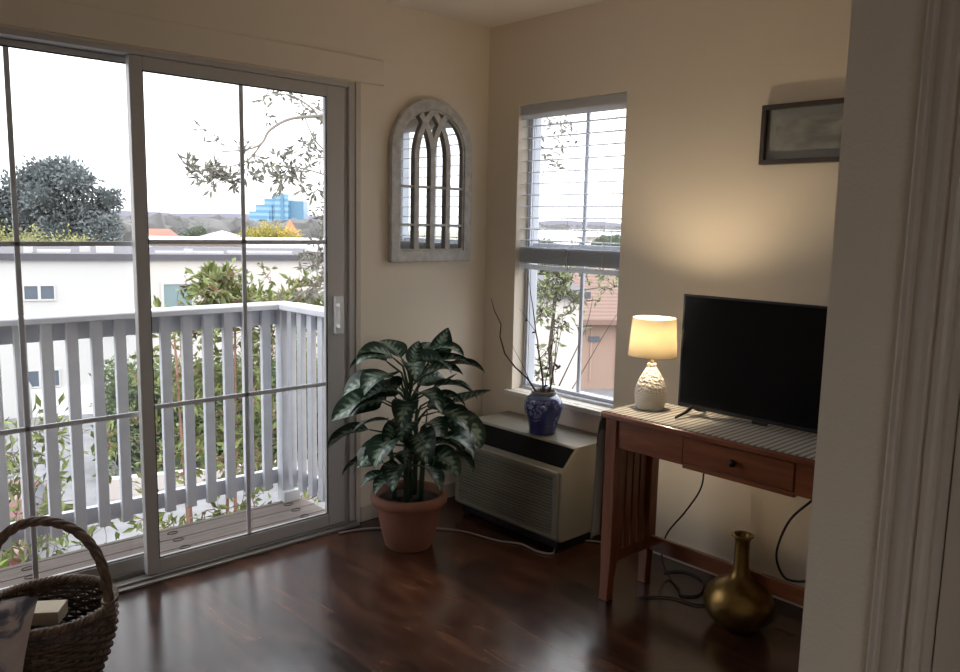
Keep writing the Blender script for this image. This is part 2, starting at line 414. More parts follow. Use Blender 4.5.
M().box(-.012, py0 + t, pz0 + t, -.003, py1 - t, pz1 - t).build('mat_board', mat('grey_mat', (.36, .37, .36), .8), pf)
M().box(-.014, py0 + .05, pz0 + .045, -.0121, py1 - .052, pz1 - .045).build('print', picmat(), pf)
M().box(-.020, py0 + t, pz0 + t, -.018, py1 - t, pz1 - t).build('glass', m_glass, pf)

# ------------------------------------------------------------------ air conditioner
ac = thing('wall_air_conditioner', (-.18, -.545, 0), 'beige floor-level air conditioner under the window with black sloped control panel', 'air conditioner')
m_ac = mat('beige_enamel', (.20, .182, .145), .45, var=.04)
m_acd = mat('beige_grille', (.20, .18, .14), .5)
ay0, ay1 = -.892, -.205
poly = [(-.001, .055), (-.350, .055), (-.362, .07), (-.362, .372), (-.350, .388), (-.272, .466), (-.262, .470), (-.001, .470)]
M().prism(poly, lambda a, b, d: (a, d, b), ay0, ay1).build('body', m_ac, ac, bevel=.006)
M().box(-.33, ay0 + .03, 0, -.03, ay0 + .06, .056).box(-.33, ay1 - .06, 0, -.03, ay1 - .03, .056).box(-.34, ay0 + .03, .02, -.32, ay1 - .03, .055).build('base_rail', m_black, ac)
e = Vector((-.078, .078)); 
def sl(t, h): # point on sloped face
    nx, nz = -.707, .707
    return (-.352 + .080 * t + nx * h, .386 + .080 * t + nz * h)
poly = [sl(.06, -.004), sl(.06, .004), sl(.95, .004), sl(.95, -.004)]
M().prism(poly, lambda a, b, d: (a, d, b), ay0 + .006, ay1 - .006).build('control_panel', mat('black_gloss_panel', (.003, .003, .004), .6, spec=.1), ac, bevel=.003)
w = M()
w.box(-.380, ay0 + .012, .352, -.362, ay1 - .012, .376).box(-.374, ay0 + .012, .072, -.362, ay1 - .012, .088)
w.box(-.374, ay0 + .012, .088, -.362, ay0 + .04, .352).box(-.374, ay1 - .04, .088, -.362, ay1 - .012, .352)
w.build('grille_frame', m_ac, ac, bevel=.004)
w = M(); z = .094
while z < .348:
    w.box(-.3725, ay0 + .04, z, -.363, ay1 - .04, z + .0085); z += .0145
g = w.build('louvre', m_acd, ac)
M().box(-.3635, ay0 + .04, .088, -.362, ay1 - .04, .352).build('grille_backing', mat('ac_dark', (.07, .06, .048), .8), ac)
w = M()
for z in (.152, .216, .282): w.box(-.3745, ay0 + .04, z, -.3726, ay1 - .04, z + .005)
w.build('grille_rib', m_ac, ac)

# ------------------------------------------------------------------ blue and white vase with branches
VX, VY, VZ = -.195, -.622, .470
VS = .86
def vase_mat():
    m = mat('blue_white_porcelain', (.02, .03, .16), .15, coat=.5); N, L, b = nodes(m)
    tc = N.new('ShaderNodeTexCoord')
    v = N.new('ShaderNodeTexVoronoi'); v.inputs['Scale'].default_value = 75; L.new(tc.outputs['Object'], v.inputs[0])
    n = N.new('ShaderNodeTexNoise'); n.inputs['Scale'].default_value = 11; n.inputs['Detail'].default_value = 2; L.new(tc.outputs['Object'], n.inputs[0])
    a = math_node(N, L, 'LESS_THAN', v.outputs['Distance'], .50); bb = math_node(N, L, 'GREATER_THAN', n.outputs['Fac'], .47)
    f = math_node(N, L, 'MULTIPLY', a, bb)
    sx_ = N.new('ShaderNodeSeparateXYZ'); L.new(tc.outputs['Object'], sx_.inputs[0])
    lo = math_node(N, L, 'GREATER_THAN', sx_.outputs[2], .045); hi = math_node(N, L, 'LESS_THAN', sx_.outputs[2], .165)
    f = math_node(N, L, 'MULTIPLY', f, math_node(N, L, 'MULTIPLY', lo, hi))
    mx = N.new('ShaderNodeMix'); mx.data_type = 'RGBA'; L.new(f, mx.inputs['Factor']); mx.inputs['A'].default_value = (.022, .032, .15, 1); mx.inputs['B'].default_value = (.17, .21, .36, 1)
    band = math_node(N, L, 'COMPARE', sx_.outputs[2], .178, .009)
    mx2 = N.new('ShaderNodeMix'); mx2.data_type = 'RGBA'; L.new(band, mx2.inputs['Factor']); L.new(mx.outputs['Result'], mx2.inputs['A']); mx2.inputs['B'].default_value = (.11, .15, .30, 1)
    L.new(mx2.outputs['Result'], b.inputs['Base Color']); return m
vs_ = thing('ginger_jar_vase', (VX, VY, VZ), 'dark blue porcelain jar with pale floral pattern standing on the air conditioner', 'vase')
pr = [(.0, .0), (.074, .0), (.078, .004), (.079, .02), (.086, .055), (.102, .095), (.112, .130), (.110, .158), (.098, .180), (.078, .194), (.070, .197)]
pr = [(a * .80, b * .93) for a, b in pr]; M().lathe(pr, (VX, VY, VZ)).build('body', vase_mat(), vs_)
M().lathe([(a * .80, b * .93) for a, b in [(.070, .196), (.072, .2), (.071, .208), (.074, .213), (.071, .216), (.064, .214), (.062, .2), (.068, .17), (.0, .165)]], (VX, VY, VZ)).build('neck_rim', mat('greyed_porcelain', (.22, .21, .20), .3), vs_)
rnd = random.Random(5)
br = thing('branch_arrangement', (VX, VY, VZ + .17), 'bare thin branches with a few small leaves standing in the blue jar', 'branches')
m_twig = mat('twig_bark', (.085, .045, .03), .8)
m_twigleaf = mat('twig_leaf', (.10, .075, .05), .6)
tw = M(); lf = M()
def twig(p, d, n, step, r0, wig, kids=0, lv=0):
    pts = [Vector(p)]; d = Vector(d).normalized(); rs = [r0]
    for i in range(n):
        d = (d + Vector((rnd.uniform(-wig, wig), rnd.uniform(-wig, wig), rnd.uniform(-wig, wig) * .6))).normalized()
        pts.append(pts[-1] + d * step); rs.append(r0 * (1 - .8 * (i + 1) / n))
        if kids and i > 1 and rnd.random() < kids:
            dd = (d + Vector((rnd.uniform(-1, 1), rnd.uniform(-1, 1), .1))).normalized()
            twig(pts[-1], dd, max(3, n // 3), step * .75, rs[-1] * .6, wig, 0, lv)
        if lv and rnd.random() < lv: lf.leaf(pts[-1], Vector((rnd.uniform(-1, 1), rnd.uniform(-1, 1), rnd.uniform(-.4, 1))), .028, .014, rnd)
    tw.tube(pts, rs, 6)
c0 = (VX, VY, VZ + .17)
# the left one leans out, the others rise: world directions
tw.tube([(VX - .01, VY + .02, VZ + .17), (VX - .045, VY + .06, VZ + .25), (VX - .075, VY + .115, VZ + .30), (VX - .10, VY + .16, VZ + .36), (VX - .12, VY + .175, VZ + .44), (VX - .125, VY + .165, VZ + .50), (VX - .145, VY + .19, VZ + .56), (VX - .155, VY + .205, VZ + .62)], [.005, .0045, .004, .004, .0035, .003, .0025, .001], 6)
twig((VX - .04, VY + .06, VZ + .25), (-.3, .4, .9), 6, .03, .002, .2)
twig((VX, VY, VZ + .17), (.0, .0, 1), 13, .045, .0052, .10, .45, .25)
twig((VX + .01, VY - .015, VZ + .17), (.05, -.22, 1), 10, .045, .003, .12, .3, .12)
twig((VX, VY - .025, VZ + .17), (-.06, -.36, 1), 10, .042, .003, .12, .25, .08)
twig((VX + .01, VY + .01, VZ + .17), (.10, .10, 1), 9, .045, .003, .15, .4, .22)
for k in range(10): twig((VX + rnd.uniform(-.03, .03), VY + rnd.uniform(-.03, .03), VZ + .17), (rnd.uniform(-.4, .4), rnd.uniform(-.4, .4), 1), 3, .022, .002, .3)
for k in range(6): lf.leaf(Vector((VX + .01, VY - .06 - k * .004, VZ + .30 + k * .006)), Vector((rnd.uniform(-1, 1), rnd.uniform(-1, .2), rnd.uniform(-.6, .6))), .03, .016, rnd)
tw.build('branch', m_twig, br); lf.build('leaves', m_twigleaf, br)

# ------------------------------------------------------------------ console table
TX0, TX1, TY0, TY1, TZ = -.560, -.245, -2.335, -1.245, .740
tb = thing('console_table', (-.40, -1.79, 0), 'reddish cherry wood console table with slatted end and one drawer', 'table')
M().box(TX0, TY0, TZ - .022, TX1, TY1, TZ).build('tabletop', m_cherry, tb, bevel=.005)
def leg(cx, cy, sx_, sy_):
    m = M(); st = [(0, .012, .020), (.03, .011, .019), (.08, .008, .0195), (.14, .002, .022), (.20, 0, .025), (.716, 0, .025)]
    vs = []; fs = []
    for z, o, hw in st:
        x = cx + sx_ * (o * .3); y = cy + sy_ * o * .5
        hw2 = hw
        vs += [(x - hw2, y - hw2, z), (x + hw2, y - hw2, z), (x + hw2, y + hw2, z), (x - hw2, y + hw2, z)]
    k = len(st)
    for i in range(k - 1):
        for q in range(4): fs.append((4 * i + q, 4 * i + (q + 1) % 4, 4 * i + 4 + (q + 1) % 4, 4 * i + 4 + q))
    fs += [(3, 2, 1, 0), tuple(4 * (k - 1) + q for q in range(4))]
    return m.add(vs, fs).build('leg', m_cherryv, tb, bevel=.003)
lx0, lx1, ly0, ly1 = TX0 + .040, TX1 - .035, TY0 + .045, TY1 - .038
for x, sx_ in ((lx0, -1), (lx1, 1)):
    for y, sy_ in ((ly0, -1), (ly1, 1)): leg(x, y, sx_, sy_)
M().box(lx0 - .015, ly0 + .025, .610, lx0 + .008, -1.992, TZ - .022).box(lx0 - .015, -1.588, .610, lx0 + .008, ly1 - .025, TZ - .022).box(lx0 - .013, -1.992, .60, lx0 + .006, -1.588, .618).build('front_apron', m_cherry, tb, bevel=.002)
M().box(lx1 - .008, ly0 + .025, .610, lx1 + .008, ly1 - .025, TZ - .022).build('rear_apron', m_cherry, tb, bevel=.002)
for y in (ly0, ly1):
    M().box(lx0 + .025, y - .01, .610, lx1 - .025, y + .01, TZ - .022).build('side_apron', m_cherryv, tb, bevel=.002)
    M().box(lx0 + .023, y - .011, .145, lx1 - .023, y + .011, .19).build('lower_rail', m_cherryv, tb, bevel=.003)
    n = 4; a = lx0 + .025; b = lx1 - .025; wd = .034; gp = (b - a - n * wd) / (n + 1)
    for k in range(n):
        x = a + gp + k * (wd + gp)
        M().box(x, y - .006, .19, x + wd, y + .006, .610).build('slat', m_cherryv, tb, bevel=.001)
M().box(lx1 - .010, ly0 + .011, .145, lx1 + .010, ly1 - .011, .205).build('stretcher', m_cherry, tb, bevel=.003)
dw = M().box(lx0 - .019, -1.989, .621, lx0 + .012, -1.591, .712).build('drawer', m_cherry, tb, bevel=.003)
M().lathe([(0, .022), (.008, .021), (.013, .016), (.012, .011), (.006, .007), (.006, 0)], (0, 0, 0), 20)
kn = M(); prf = [(.0, .024), (.008, .0235), (.0135, .018), (.012, .012), (.006, .007), (.006, -.002)]
vsn = []; n = 20
for r, hh in prf:
    for j in range(n):
        a = 2 * PI * j / n; vsn.append((lx0 - .019 - hh, -1.788 + r * math.cos(a), .667 + r * math.sin(a)))
kn.add(vsn, [(i * n + j, i * n + (j + 1) % n, (i + 1) * n + (j + 1) % n, (i + 1) * n + j) for i in range(len(prf) - 1) for j in range(n)], smooth=True)
kn.build('knob', mat('dark_bronze', (.03, .022, .018), .35, metal=.8), dw)

def runner_mat():
    m = mat('striped_runner', (.5, .48, .44), .85, sheen=.2); N, L, b = nodes(m)
    tc = N.new('ShaderNodeTexCoord')
    w1 = N.new('ShaderNodeTexWave'); w1.wave_type = 'BANDS'; w1.bands_direction = 'Y'; w1.inputs['Scale'].default_value = 13.5; w1.inputs['Distortion'].default_value = .3; L.new(tc.outputs['Object'], w1.inputs[0])
    n = N.new('ShaderNodeTexNoise'); n.inputs['Scale'].default_value = 220; L.new(tc.outputs['Object'], n.inputs[0])
    cr = ramp(N, [(.30, (.17, .165, .16)), (.45, (.50, .47, .42)), (.9, (.56, .53, .48))]); L.new(w1.outputs['Fac'], cr.inputs[0])
    mx = N.new('ShaderNodeMix'); mx.data_type = 'RGBA'; mx.blend_type = 'MULTIPLY'; mx.inputs['Factor'].default_value = .35; L.new(cr.outputs[0], mx.inputs['A']); L.new(n.outputs['Color'], mx.inputs['B'])
    L.new(mx.outputs['Result'], b.inputs['Base Color']); return m
# runner: lies on the top and hangs down over the left end
m = M(); nx, ns = 14, 70
x0, x1 = TX0 + .008, TX1 - .004
Ltop = (TY1 + .004) - (TY0 + .01); drop = .50
vs = []
for i in range(ns + 1):
    sd = (Ltop + drop) * i / ns
    for j in range(nx + 1):
        x = x0 + (x1 - x0) * j / nx
        if sd < Ltop: p = (x, TY0 + .01 + sd, TZ + .0018 + .0006 * noise.noise(Vector((x * 9, sd * 7, 0))))
        else:
            e = sd - Ltop
            fl_ = .010 * math.sin(j / nx * PI * 5) * min(1, e / .12) + .012 * min(1, e / .1)
            p = (x + .02 * (e / drop) * (j / nx - .9), TY1 + .004 + fl_, TZ + .0005 - e)
        vs.append(p)
fs = [(i * (nx + 1) + j, i * (nx + 1) + j + 1, (i + 1) * (nx + 1) + j + 1, (i + 1) * (nx + 1) + j) for i in range(ns) for j in range(nx)]
m.add(vs, fs, smooth=True)
tag(m.build('table_runner', runner_mat(), loc=(TX0 + .16, -1.79, TZ), solid=.0022), 'thin grey-and-cream striped runner covering the console table and draped over its left end', 'table runner')

# ------------------------------------------------------------------ lamp
LX, LY, LZ = -.382, -1.338, TZ + .0032
lp = thing('table_lamp', (LX, LY, LZ), 'small lit table lamp with textured white ceramic base on the console table', 'lamp')
def lampbase():
    m = mat('textured_white_ceramic', (.74, .70, .64), .45); N, L, b = nodes(m)
    tc = N.new('ShaderNodeTexCoord'); sp = N.new('ShaderNodeSeparateXYZ'); L.new(tc.outputs['Object'], sp.inputs[0])
    v = N.new('ShaderNodeTexVoronoi'); v.inputs['Scale'].default_value = 95; L.new(tc.outputs['Object'], v.inputs[0])
    w_ = N.new('ShaderNodeTexWave'); w_.bands_direction = 'Z'; w_.inputs['Scale'].default_value = 55; L.new(tc.outputs['Object'], w_.inputs[0])
    up = math_node(N, L, 'GREATER_THAN', sp.outputs[2], .07)
    mx = N.new('ShaderNodeMix'); L.new(up, mx.inputs['Factor']); L.new(math_node(N, L, 'MULTIPLY', w_.outputs['Fac'], .25), mx.inputs['A']); L.new(v.outputs['Distance'], mx.inputs['B'])
    bp = N.new('ShaderNodeBump'); bp.inputs['Strength'].default_value = .9; bp.inputs['Distance'].default_value = .006; L.new(mx.outputs['Result'], bp.inputs['Height']); L.new(bp.outputs[0], b.inputs['Normal']); return m
pr = [(0, 0), (.046, 0), (.050, .004), (.056, .02), (.0595, .05), (.0595, .068), (.055, .09), (.044, .118), (.030, .142), (.020, .158), (.0165, .166), (.0175, .170), (.0165, .175), (0, .175)]
M().lathe(pr, (LX, LY, LZ), 48).build('base', lampbase(), lp)
M().tube([(LX, LY, LZ + .174), (LX, LY, LZ + .245)], .006, 14).tube([(LX, LY, LZ + .225), (LX, LY, LZ + .275)], .013, 16).build('socket', m_brass, lp)
def shade_mat():
    m = bpy.data.materials.new('lamp_shade_fabric'); m.use_nodes = True; N, L = m.node_tree.nodes, m.node_tree.links
    N.remove(N['Principled BSDF']); d = N.new('ShaderNodeBsdfDiffuse'); d.inputs[0].default_value = (.85, .80, .70, 1); t = N.new('ShaderNodeBsdfTranslucent'); t.inputs[0].default_value = (.95, .88, .70, 1)
    mx = N.new('ShaderNodeMixShader'); mx.inputs[0].default_value = .38; L.new(d.outputs[0], mx.inputs[1]); L.new(t.outputs[0], mx.inputs[2]); L.new(mx.outputs[0], N['Material Output'].inputs[0]); return m
M().lathe([(.090, .203), (.080, .346)], (LX, LY, LZ), 56).build('lamp_shade', shade_mat(), lp, solid=.0012)
w = M()
for r, z in ((.0905, .203), (.0805, .346)):
    w.tube([(LX + r * math.cos(a * PI / 24), LY + r * math.sin(a * PI / 24), LZ + z) for a in range(49)], .0014, 6, caps=False)
for a in range(3): w.tube([(LX + .011 * math.cos(a * 2.1), LY + .011 * math.sin(a * 2.1), LZ + .235), (LX + .081 * math.cos(a * 2.1), LY + .081 * math.sin(a * 2.1), LZ + .340)], .0012, 6)
w.build('shade_ring', mat('shade_wire', (.5, .45, .38), .5), lp)
m_bulb = mat('bulb_glow', (1, .9, .75), .3, emis=(1.0, .80, .55), estr=230)
M().ball((LX, LY, LZ + .288), .024, 20, 12, sz=1.1).build('bulb', m_bulb, lp)

# ------------------------------------------------------------------ television
tv = thing('television', (-.36, -1.80, TZ), 'black flat-screen television standing on the console table', 'television')
vy1, vy0, vz0, vz1 = -1.446, -2.165, .772, 1.188
vx = -.362
M().box(vx, vy0, vz0, vx + .014, vy1, vz1).build('bezel', m_black, tv, bevel=.002)
M().box(vx - .0008, vy0 + .008, vz0 + .014, vx, vy1 - .008, vz1 - .008).build('screen', mat('tv_screen', (.003, .003, .004), .18, spec=.25), tv)
M().prism([(vx + .014, vz0 + .02), (vx + .058, vz0 + .03), (vx + .058, vz0 + .22), (vx + .03, vz0 + .32), (vx + .014, vz0 + .33)], lambda a, b, d: (a, d, b), vy0 + .10, vy1 - .10).build('back_housing', m_black, tv, bevel=.004)
M().box(vx - .003, -1.80, vz0 - .010, vx + .010, -1.745, vz0 + .002).build('sensor_bar', m_black, tv, bevel=.002)
for y in (-1.505, -2.105):
    yo = .006
    f = M()
    f.prism([(0, vz0 + .01), (.018, vz0 + .01), (.0, 0), (0, 0)][:2] + [(.0, 0)], lambda a, b, d: (a, d, b), 0, .001) if 0 else None
    f.tube([(vx + .007, y, vz0 + .006), (vx - .03, y + .003, vz0 - .010), (vx - .088, y + .008, TZ + .0085)], [.008, .0065, .0045], 8)
    f.tube([(vx + .007, y, vz0 + .006), (vx + .04, y - .003, vz0 - .010), (vx + .085, y - .008, TZ + .0085)], [.008, .0065, .0045], 8)
    f.build('stand_foot', m_black, tv)

# ------------------------------------------------------------------ gold vase on the floor
GX, GY = -.325, -1.722
pr = [(0, 0), (.060, 0), (.066, .004), (.085, .018), (.108, .045), (.122, .080), (.123, .105), (.112, .135), (.088, .160), (.058, .178), (.038, .192), (.030, .21), (.0275, .24), (.026, .30), (.026, .322), (.031, .335), (.040, .341), (.040, .345), (.034, .347), (.024, .339), (.022, .28), (.022, .22), (0, .21)]
tag(M().lathe(pr, (GX, GY, 0), 56).build('floor_vase', mat('antique_gold', (.22, .135, .042), .36, metal=.85, var=.18, vscale=14, bump=.15, bscale=18), loc=(GX, GY, 0)), 'round-bellied antique gold vase with tall slim neck on the floor under the table', 'vase')

# ------------------------------------------------------------------ cables
def cable(name, pts, r, mt, label, cat='cable', par=None):
    P = [Vector(p) for p in pts]; out = []
    for i in range(len(P) - 1):
        p0, p1, p2, p3 = P[max(0, i - 1)], P[i], P[i + 1], P[min(len(P) - 1, i + 2)]
        for k in range(6):
            t = k / 6
            out.append(.5 * ((2 * p1) + (-p0 + p2) * t + (2 * p0 - 5 * p1 + 4 * p2 - p3) * t * t + (-p0 + 3 * p1 - 3 * p2 + p3) * t ** 3))
    out.append(P[-1])
    if par is not None:
        o = M().tube(out, r, 8).build(name, mt, par); o['label'] = label; return o
    return tag(M().tube(out, r, 8).build(name, mt, loc=pts[0]), label, cat)
m_wc = mat('white_cord', (.24, .22, .20), .5)
cable('power_cord', [(-.95, -.07, .006), (-.80, -.12, .006), (-.60, -.28, .006), (-.50, -.42, .006), (-.455, -.60, .006), (-.40, -.70, .006), (-.405, -.80, .006), (-.37, -.86, .006), (-.30, -.83, .006), (-.16, -.85, .006), (-.10, -.93, .008), (-.02, -.99, .006)], .0042, m_wc, 'pale cord lying on the floor from the plant pot to the air conditioner', par=ac)
cable('power_cable', [(-.20, -1.46, .74), (-.19, -1.47, .62), (-.18, -1.464, .492), (-.18, -1.452, .408), (-.18, -1.39, .30), (-.18, -1.32, .20), (-.18, -1.297, .13), (-.18, -1.296, .07), (-.18, -1.33, .010), (-.24, -1.42, .005), (-.28, -1.46, .005), (-.22, -1.50, .005), (-.10, -1.44, .005), (-.08, -1.34, .005), (-.15, -1.29, .005)], .0035, m_rubber, 'thin black cable dropping behind the left part of the console table to the floor', par=tv)
cable('power_cable', [(-.20, -2.06, .72), (-.20, -2.00, .60), (-.19, -1.90, .49), (-.19, -1.826, .397), (-.19, -1.789, .29), (-.19, -1.79, .227), (-.19, -1.82, .180), (-.19, -1.86, .178), (-.19, -1.92, .20), (-.18, -2.05, .26), (-.17, -2.15, .32)], .0045, m_rubber, 'thick black cable looping below the right part of the console table', par=tv)
cable('floor_cable', [(-.42, -1.36, .005), (-.33, -1.44, .005), (-.30, -1.55, .005), (-.20, -1.56, .005), (-.12, -1.52, .005), (-.05, -1.60, .005)], .003, m_rubber, 'black cable lying flat on the floor between the table leg and the gold vase')

# ------------------------------------------------------------------ potted dieffenbachia
PXp, PYp = -.775, -.365
pp = thing('potted_plant', (PXp, PYp, 0), 'bushy dumb cane plant with streaked green leaves in terracotta pot in corner', 'plant')
m_terra = mat('terracotta', (.21, .085, .052), .75, var=.18, vscale=7, bump=.15, bscale=40)
pr = [(0, .0), (.100, 0), (.104, .005), (.128, .10), (.146, .188), (.150, .195), (.160, .197), (.168, .205), (.171, .222), (.168, .238), (.160, .246), (.150, .246), (.146, .238), (.142, .20), (0, .195)]
M().lathe(pr[:-2] + [(.142, .19)], (PXp, PYp, 0), 48).build('pot', m_terra, pp)
M().lathe([(.143, .208), (.08, .214), (0, .216)], (PXp, PYp, 0), 32).build('soil', mat('potting_soil', (.035, .022, .016), .95, bump=1, bscale=60, var=.5, vscale=60), pp)
def dleaf_mat():
    m = mat('dumb_cane_leaf', (.03, .08, .04), .38, spec=.45); N, L, b = nodes(m)
    uv = N.new('ShaderNodeUVMap'); uv.uv_map = 'UVMap'; sp = N.new('ShaderNodeSeparateXYZ'); L.new(uv.outputs[0], sp.inputs[0])
    ax = math_node(N, L, 'ABSOLUTE', math_node(N, L, 'SUBTRACT', sp.outputs[0], .5))       # 0 midrib .. .5 edge
    tc = N.new('ShaderNodeTexCoord')
    # side-vein streaks slanting from the midrib
    st = math_node(N, L, 'MULTIPLY_ADD', ax, -16, math_node(N, L, 'MULTIPLY', sp.outputs[1], 46))
    sn = math_node(N, L, 'SINE', st)
    n = N.new('ShaderNodeTexNoise'); n.inputs['Scale'].default_value = 22; n.inputs['Detail'].default_value = 4; L.new(tc.outputs['Object'], n.inputs[0])
    f = math_node(N, L, 'MULTIPLY_ADD', sn, .10, n.outputs['Fac'])
    f = math_node(N, L, 'SUBTRACT', f, math_node(N, L, 'MULTIPLY', ax, 1.0))
    cr = ramp(N, [(.08, (.008, .026, .013)), (.26, (.022, .055, .03)), (.36, (.12, .19, .14)), (.47, (.30, .38, .31))]); L.new(f, cr.inputs[0])
    mid = math_node(N, L, 'LESS_THAN', ax, .022)
    mx = N.new('ShaderNodeMix'); mx.data_type = 'RGBA'; L.new(mid, mx.inputs['Factor']); L.new(cr.outputs[0], mx.inputs['A']); mx.inputs['B'].default_value = (.13, .18, .09, 1)
    L.new(mx.outputs['Result'], b.inputs['Base Color']); return m
LV = M(); ST = M()
def dleaf(base, az, el, L, W, droop, roll=0):
    """blade starts at base, heads az/el and bends down by droop radians over its length"""
    nL, nW = 12, 6; vs = []; uvs = []
    p = Vector(base); e = el
    h = Vector((math.cos(az), math.sin(az), 0)); side = Vector((-math.sin(az), math.cos(az), 0))
    ph = rnd.uniform(0, 6)
    for i in range(nL + 1):
        t = i / nL
        d = h * math.cos(e) + Vector((0, 0, math.sin(e))); up = -h * math.sin(e) + Vector((0, 0, math.cos(e)))
        sd = (side * math.cos(roll) + up * math.sin(roll)); uu = up * math.cos(roll) - side * math.sin(roll)
        wd = W * .5 * (math.sin(PI * min(1, t ** .72 * 1.0)) ** .8 if t < 1 else 0) * (1 - .15 * t) + .0008
        for j in range(nW + 1):
            a = -1 + 2 * j / nW
            q = p + sd * wd * a + uu * (abs(a) * wd * .32 + .07 * wd * math.sin(8 * t + ph + a * 2) * abs(a))
            if q.y > -.025: q.y = -.025 - .02 * (q.y + .025 > .05)
            vs.append(q); uvs.append((j / nW, t))
        p = p + d * L / nL; e -= droop / nL * (.5 + t)
    fs = [(i * (nW + 1) + j, i * (nW + 1) + j + 1, (i + 1) * (nW + 1) + j + 1, (i + 1) * (nW + 1) + j) for i in range(nL) for j in range(nW)]
    LV.add(vs, fs, uvs, smooth=True)
rnd = random.Random(11)
toC = math.atan2(-3.085 - PYp, -2.903 - PXp)       # azimuth towards the room
stems = [(0, 0, .66), (.045, .02, .55), (-.04, -.03, .52), (.02, -.055, .42), (-.05, .04, .38)]
for sx_, sy_, hh in stems:
    ST.tube([(PXp + sx_, PYp + sy_, .20), (PXp + sx_ * 1.2, PYp + sy_ * 1.2, .20 + hh * .5), (PXp + sx_ * 1.5, PYp + sy_ * 1.5, .20 + hh)], [.013, .011, .002], 10)
def petiole_leaf(zb, az, reach, rise, L, W, el, droop, sxy=(0, 0), roll=0):
    p0 = Vector((PXp + sxy[0], PYp + sxy[1], zb)); h = Vector((math.cos(az), math.sin(az), 0))
    p2 = p0 + h * reach + Vector((0, 0, rise)); p1 = p0 + h * reach * .35 + Vector((0, 0, rise * .7))
    for p in (p1, p2): p.y = min(p.y, -.03)
    ST.tube([p0, p0.lerp(p1, .6), p1, p1.lerp(p2, .6), p2], [.006, .0055, .005, .004, .003], 6)
    dleaf(p2, az, el, L, W, droop, roll)
# upright crown leaves
petiole_leaf(.80, toC + 1.35, .05, .04, .15, .10, 1.2, -.1, (.05, -.04), -1.4)
petiole_leaf(.78, toC + 1.2, .01, .03, .115, .09, 1.35, .1, (.0, -.0), -1.4)
petiole_leaf(.72, toC + .1, .04, .10, .20, .115, .35, 1.7, (0, 0))
petiole_leaf(.56, toC - .15, .05, .10, .22, .12, .15, 1.7, (0, 0))
petiole_leaf(.60, toC + .5, .06, .10, .24, .11, .3, 1.5, (0, 0))
R_ = toC + PI / 2; L_ = toC - PI / 2
for (zb, az, rc, rs, Ln, W, el, dr_) in [
    (.66, L_ + .2, .10, .17, .20, .10, .35, 1.5), (.60, L_ - .15, .13, .12, .24, .11, .1, 1.5), (.52, L_ + .25, .12, .14, .27, .12, .0, .9), (.46, L_ - .1, .16, .06, .22, .10, -.1, 1.0),
    (.40, L_ + .3, .14, .03, .22, .10, -.1, .9), (.34, L_ - .3, .12, .02, .19, .09, .0, 1.2), (.42, L_ + .7, .12, .06, .22, .11, .1, 1.6),
    (.70, R_ - .1, .10, .12, .20, .09, .4, 1.1), (.66, R_ + .15, .14, .14, .22, .10, .25, 1.2), (.58, R_ - .3, .12, .14, .24, .11, .3, 1.5), (.54, R_ + .1, .17, .10, .20, .09, .2, -.3), (.48, R_ - .35, .15, .10, .22, .11, .0, 1.8),
    (.42, R_ - .15, .16, .08, .20, .10, .0, 1.8), (.34, R_ + .1, .18, .06, .18, .09, .0, 1.9), (.36, R_ - .6, .12, .06, .20, .10, .1, 1.5),
    (.70, toC + .7, .08, .14, .20, .10, .4, 1.6), (.66, toC - .7, .09, .12, .21, .11, .3, 1.7), (.44, toC + .25, .09, .08, .20, .11, .1, 1.8), (.46, toC - .6, .12, .06, .22, .12, .0, 1.5),
    (.36, toC - .3, .10, .04, .18, .10, .0, 1.6), (.34, toC + .6, .10, .04, .18, .09, .0, 1.5), (.52, toC + .9, .12, .10, .22, .10, .2, 1.6), (.55, toC - 1.0, .11, .12, .22, .11, .2, 1.4),
    (.74, toC - 2.4, .06, .10, .16, .09, .7, .9), (.74, toC + 2.6, .05, .10, .15, .09, .7, .9), (.60, toC + 2.2, .06, .12, .17, .09, .5, 1.2), (.55, toC - 2.3, .07, .12, .18, .09, .4, 1.2),
    (.72, toC + 1.3, .08, .15, .19, .09, .5, 1.5), (.72, toC - 1.25, .07, .13, .19, .10, .45, 1.6), (.30, L_ + .1, .10, .02, .14, .07, .0, 1.3), (.30, toC - .9, .09, .03, .15, .08, .0, 1.4)]:
    if zb < .6: petiole_leaf(zb + .03, az + rnd.uniform(.25, .5), rc * .7, rs + .02, Ln * .75, W * 1.0, el + .2, dr_, (rnd.uniform(-.03, .03), rnd.uniform(-.03, .03)), rnd.uniform(-.8, .8))
    petiole_leaf(zb, az + rnd.uniform(-.08, .08), rc, rs, Ln * rnd.uniform(.86, 1.0), W * 1.35, el, dr_, (rnd.uniform(-.02, .02), rnd.uniform(-.02, .02)), rnd.uniform(-.6, .6))
ST.build('stems', mat('green_stem', (.045, .075, .035), .5), pp); LV.build('leaves', dleaf_mat(), pp)

# ------------------------------------------------------------------ basket
BX, BY = -2.275, -.51
bk = thing('wicker_basket', (BX, BY, 0), 'dark brown wicker basket with tall arched handle beside the sliding door', 'basket')
def wick(name, c0, c1):
    m = mat(name, c0, .6); N, L, b = nodes(m); tc = N.new('ShaderNodeTexCoord'); n = N.new('ShaderNodeTexNoise'); n.inputs['Scale'].default_value = 35; n.inputs['Detail'].default_value = 4; L.new(tc.outputs['Object'], n.inputs[0])
    cr = ramp(N, [(.3, c0), (.7, c1)]); L.new(n.outputs['Fac'], cr.inputs[0]); L.new(cr.outputs[0], b.inputs['Base Color']); return m
m_wk = wick('wicker', (.034, .018, .010), (.105, .058, .032)); m_wk2 = wick('wicker_rim', (.065, .038, .024), (.19, .12, .075))
bh = .25
def br_(z): t = z / bh; return .128 + .055 * math.sin(t * PI * .62) + .003 * t
w = M(); nr = 20; ns_ = 40
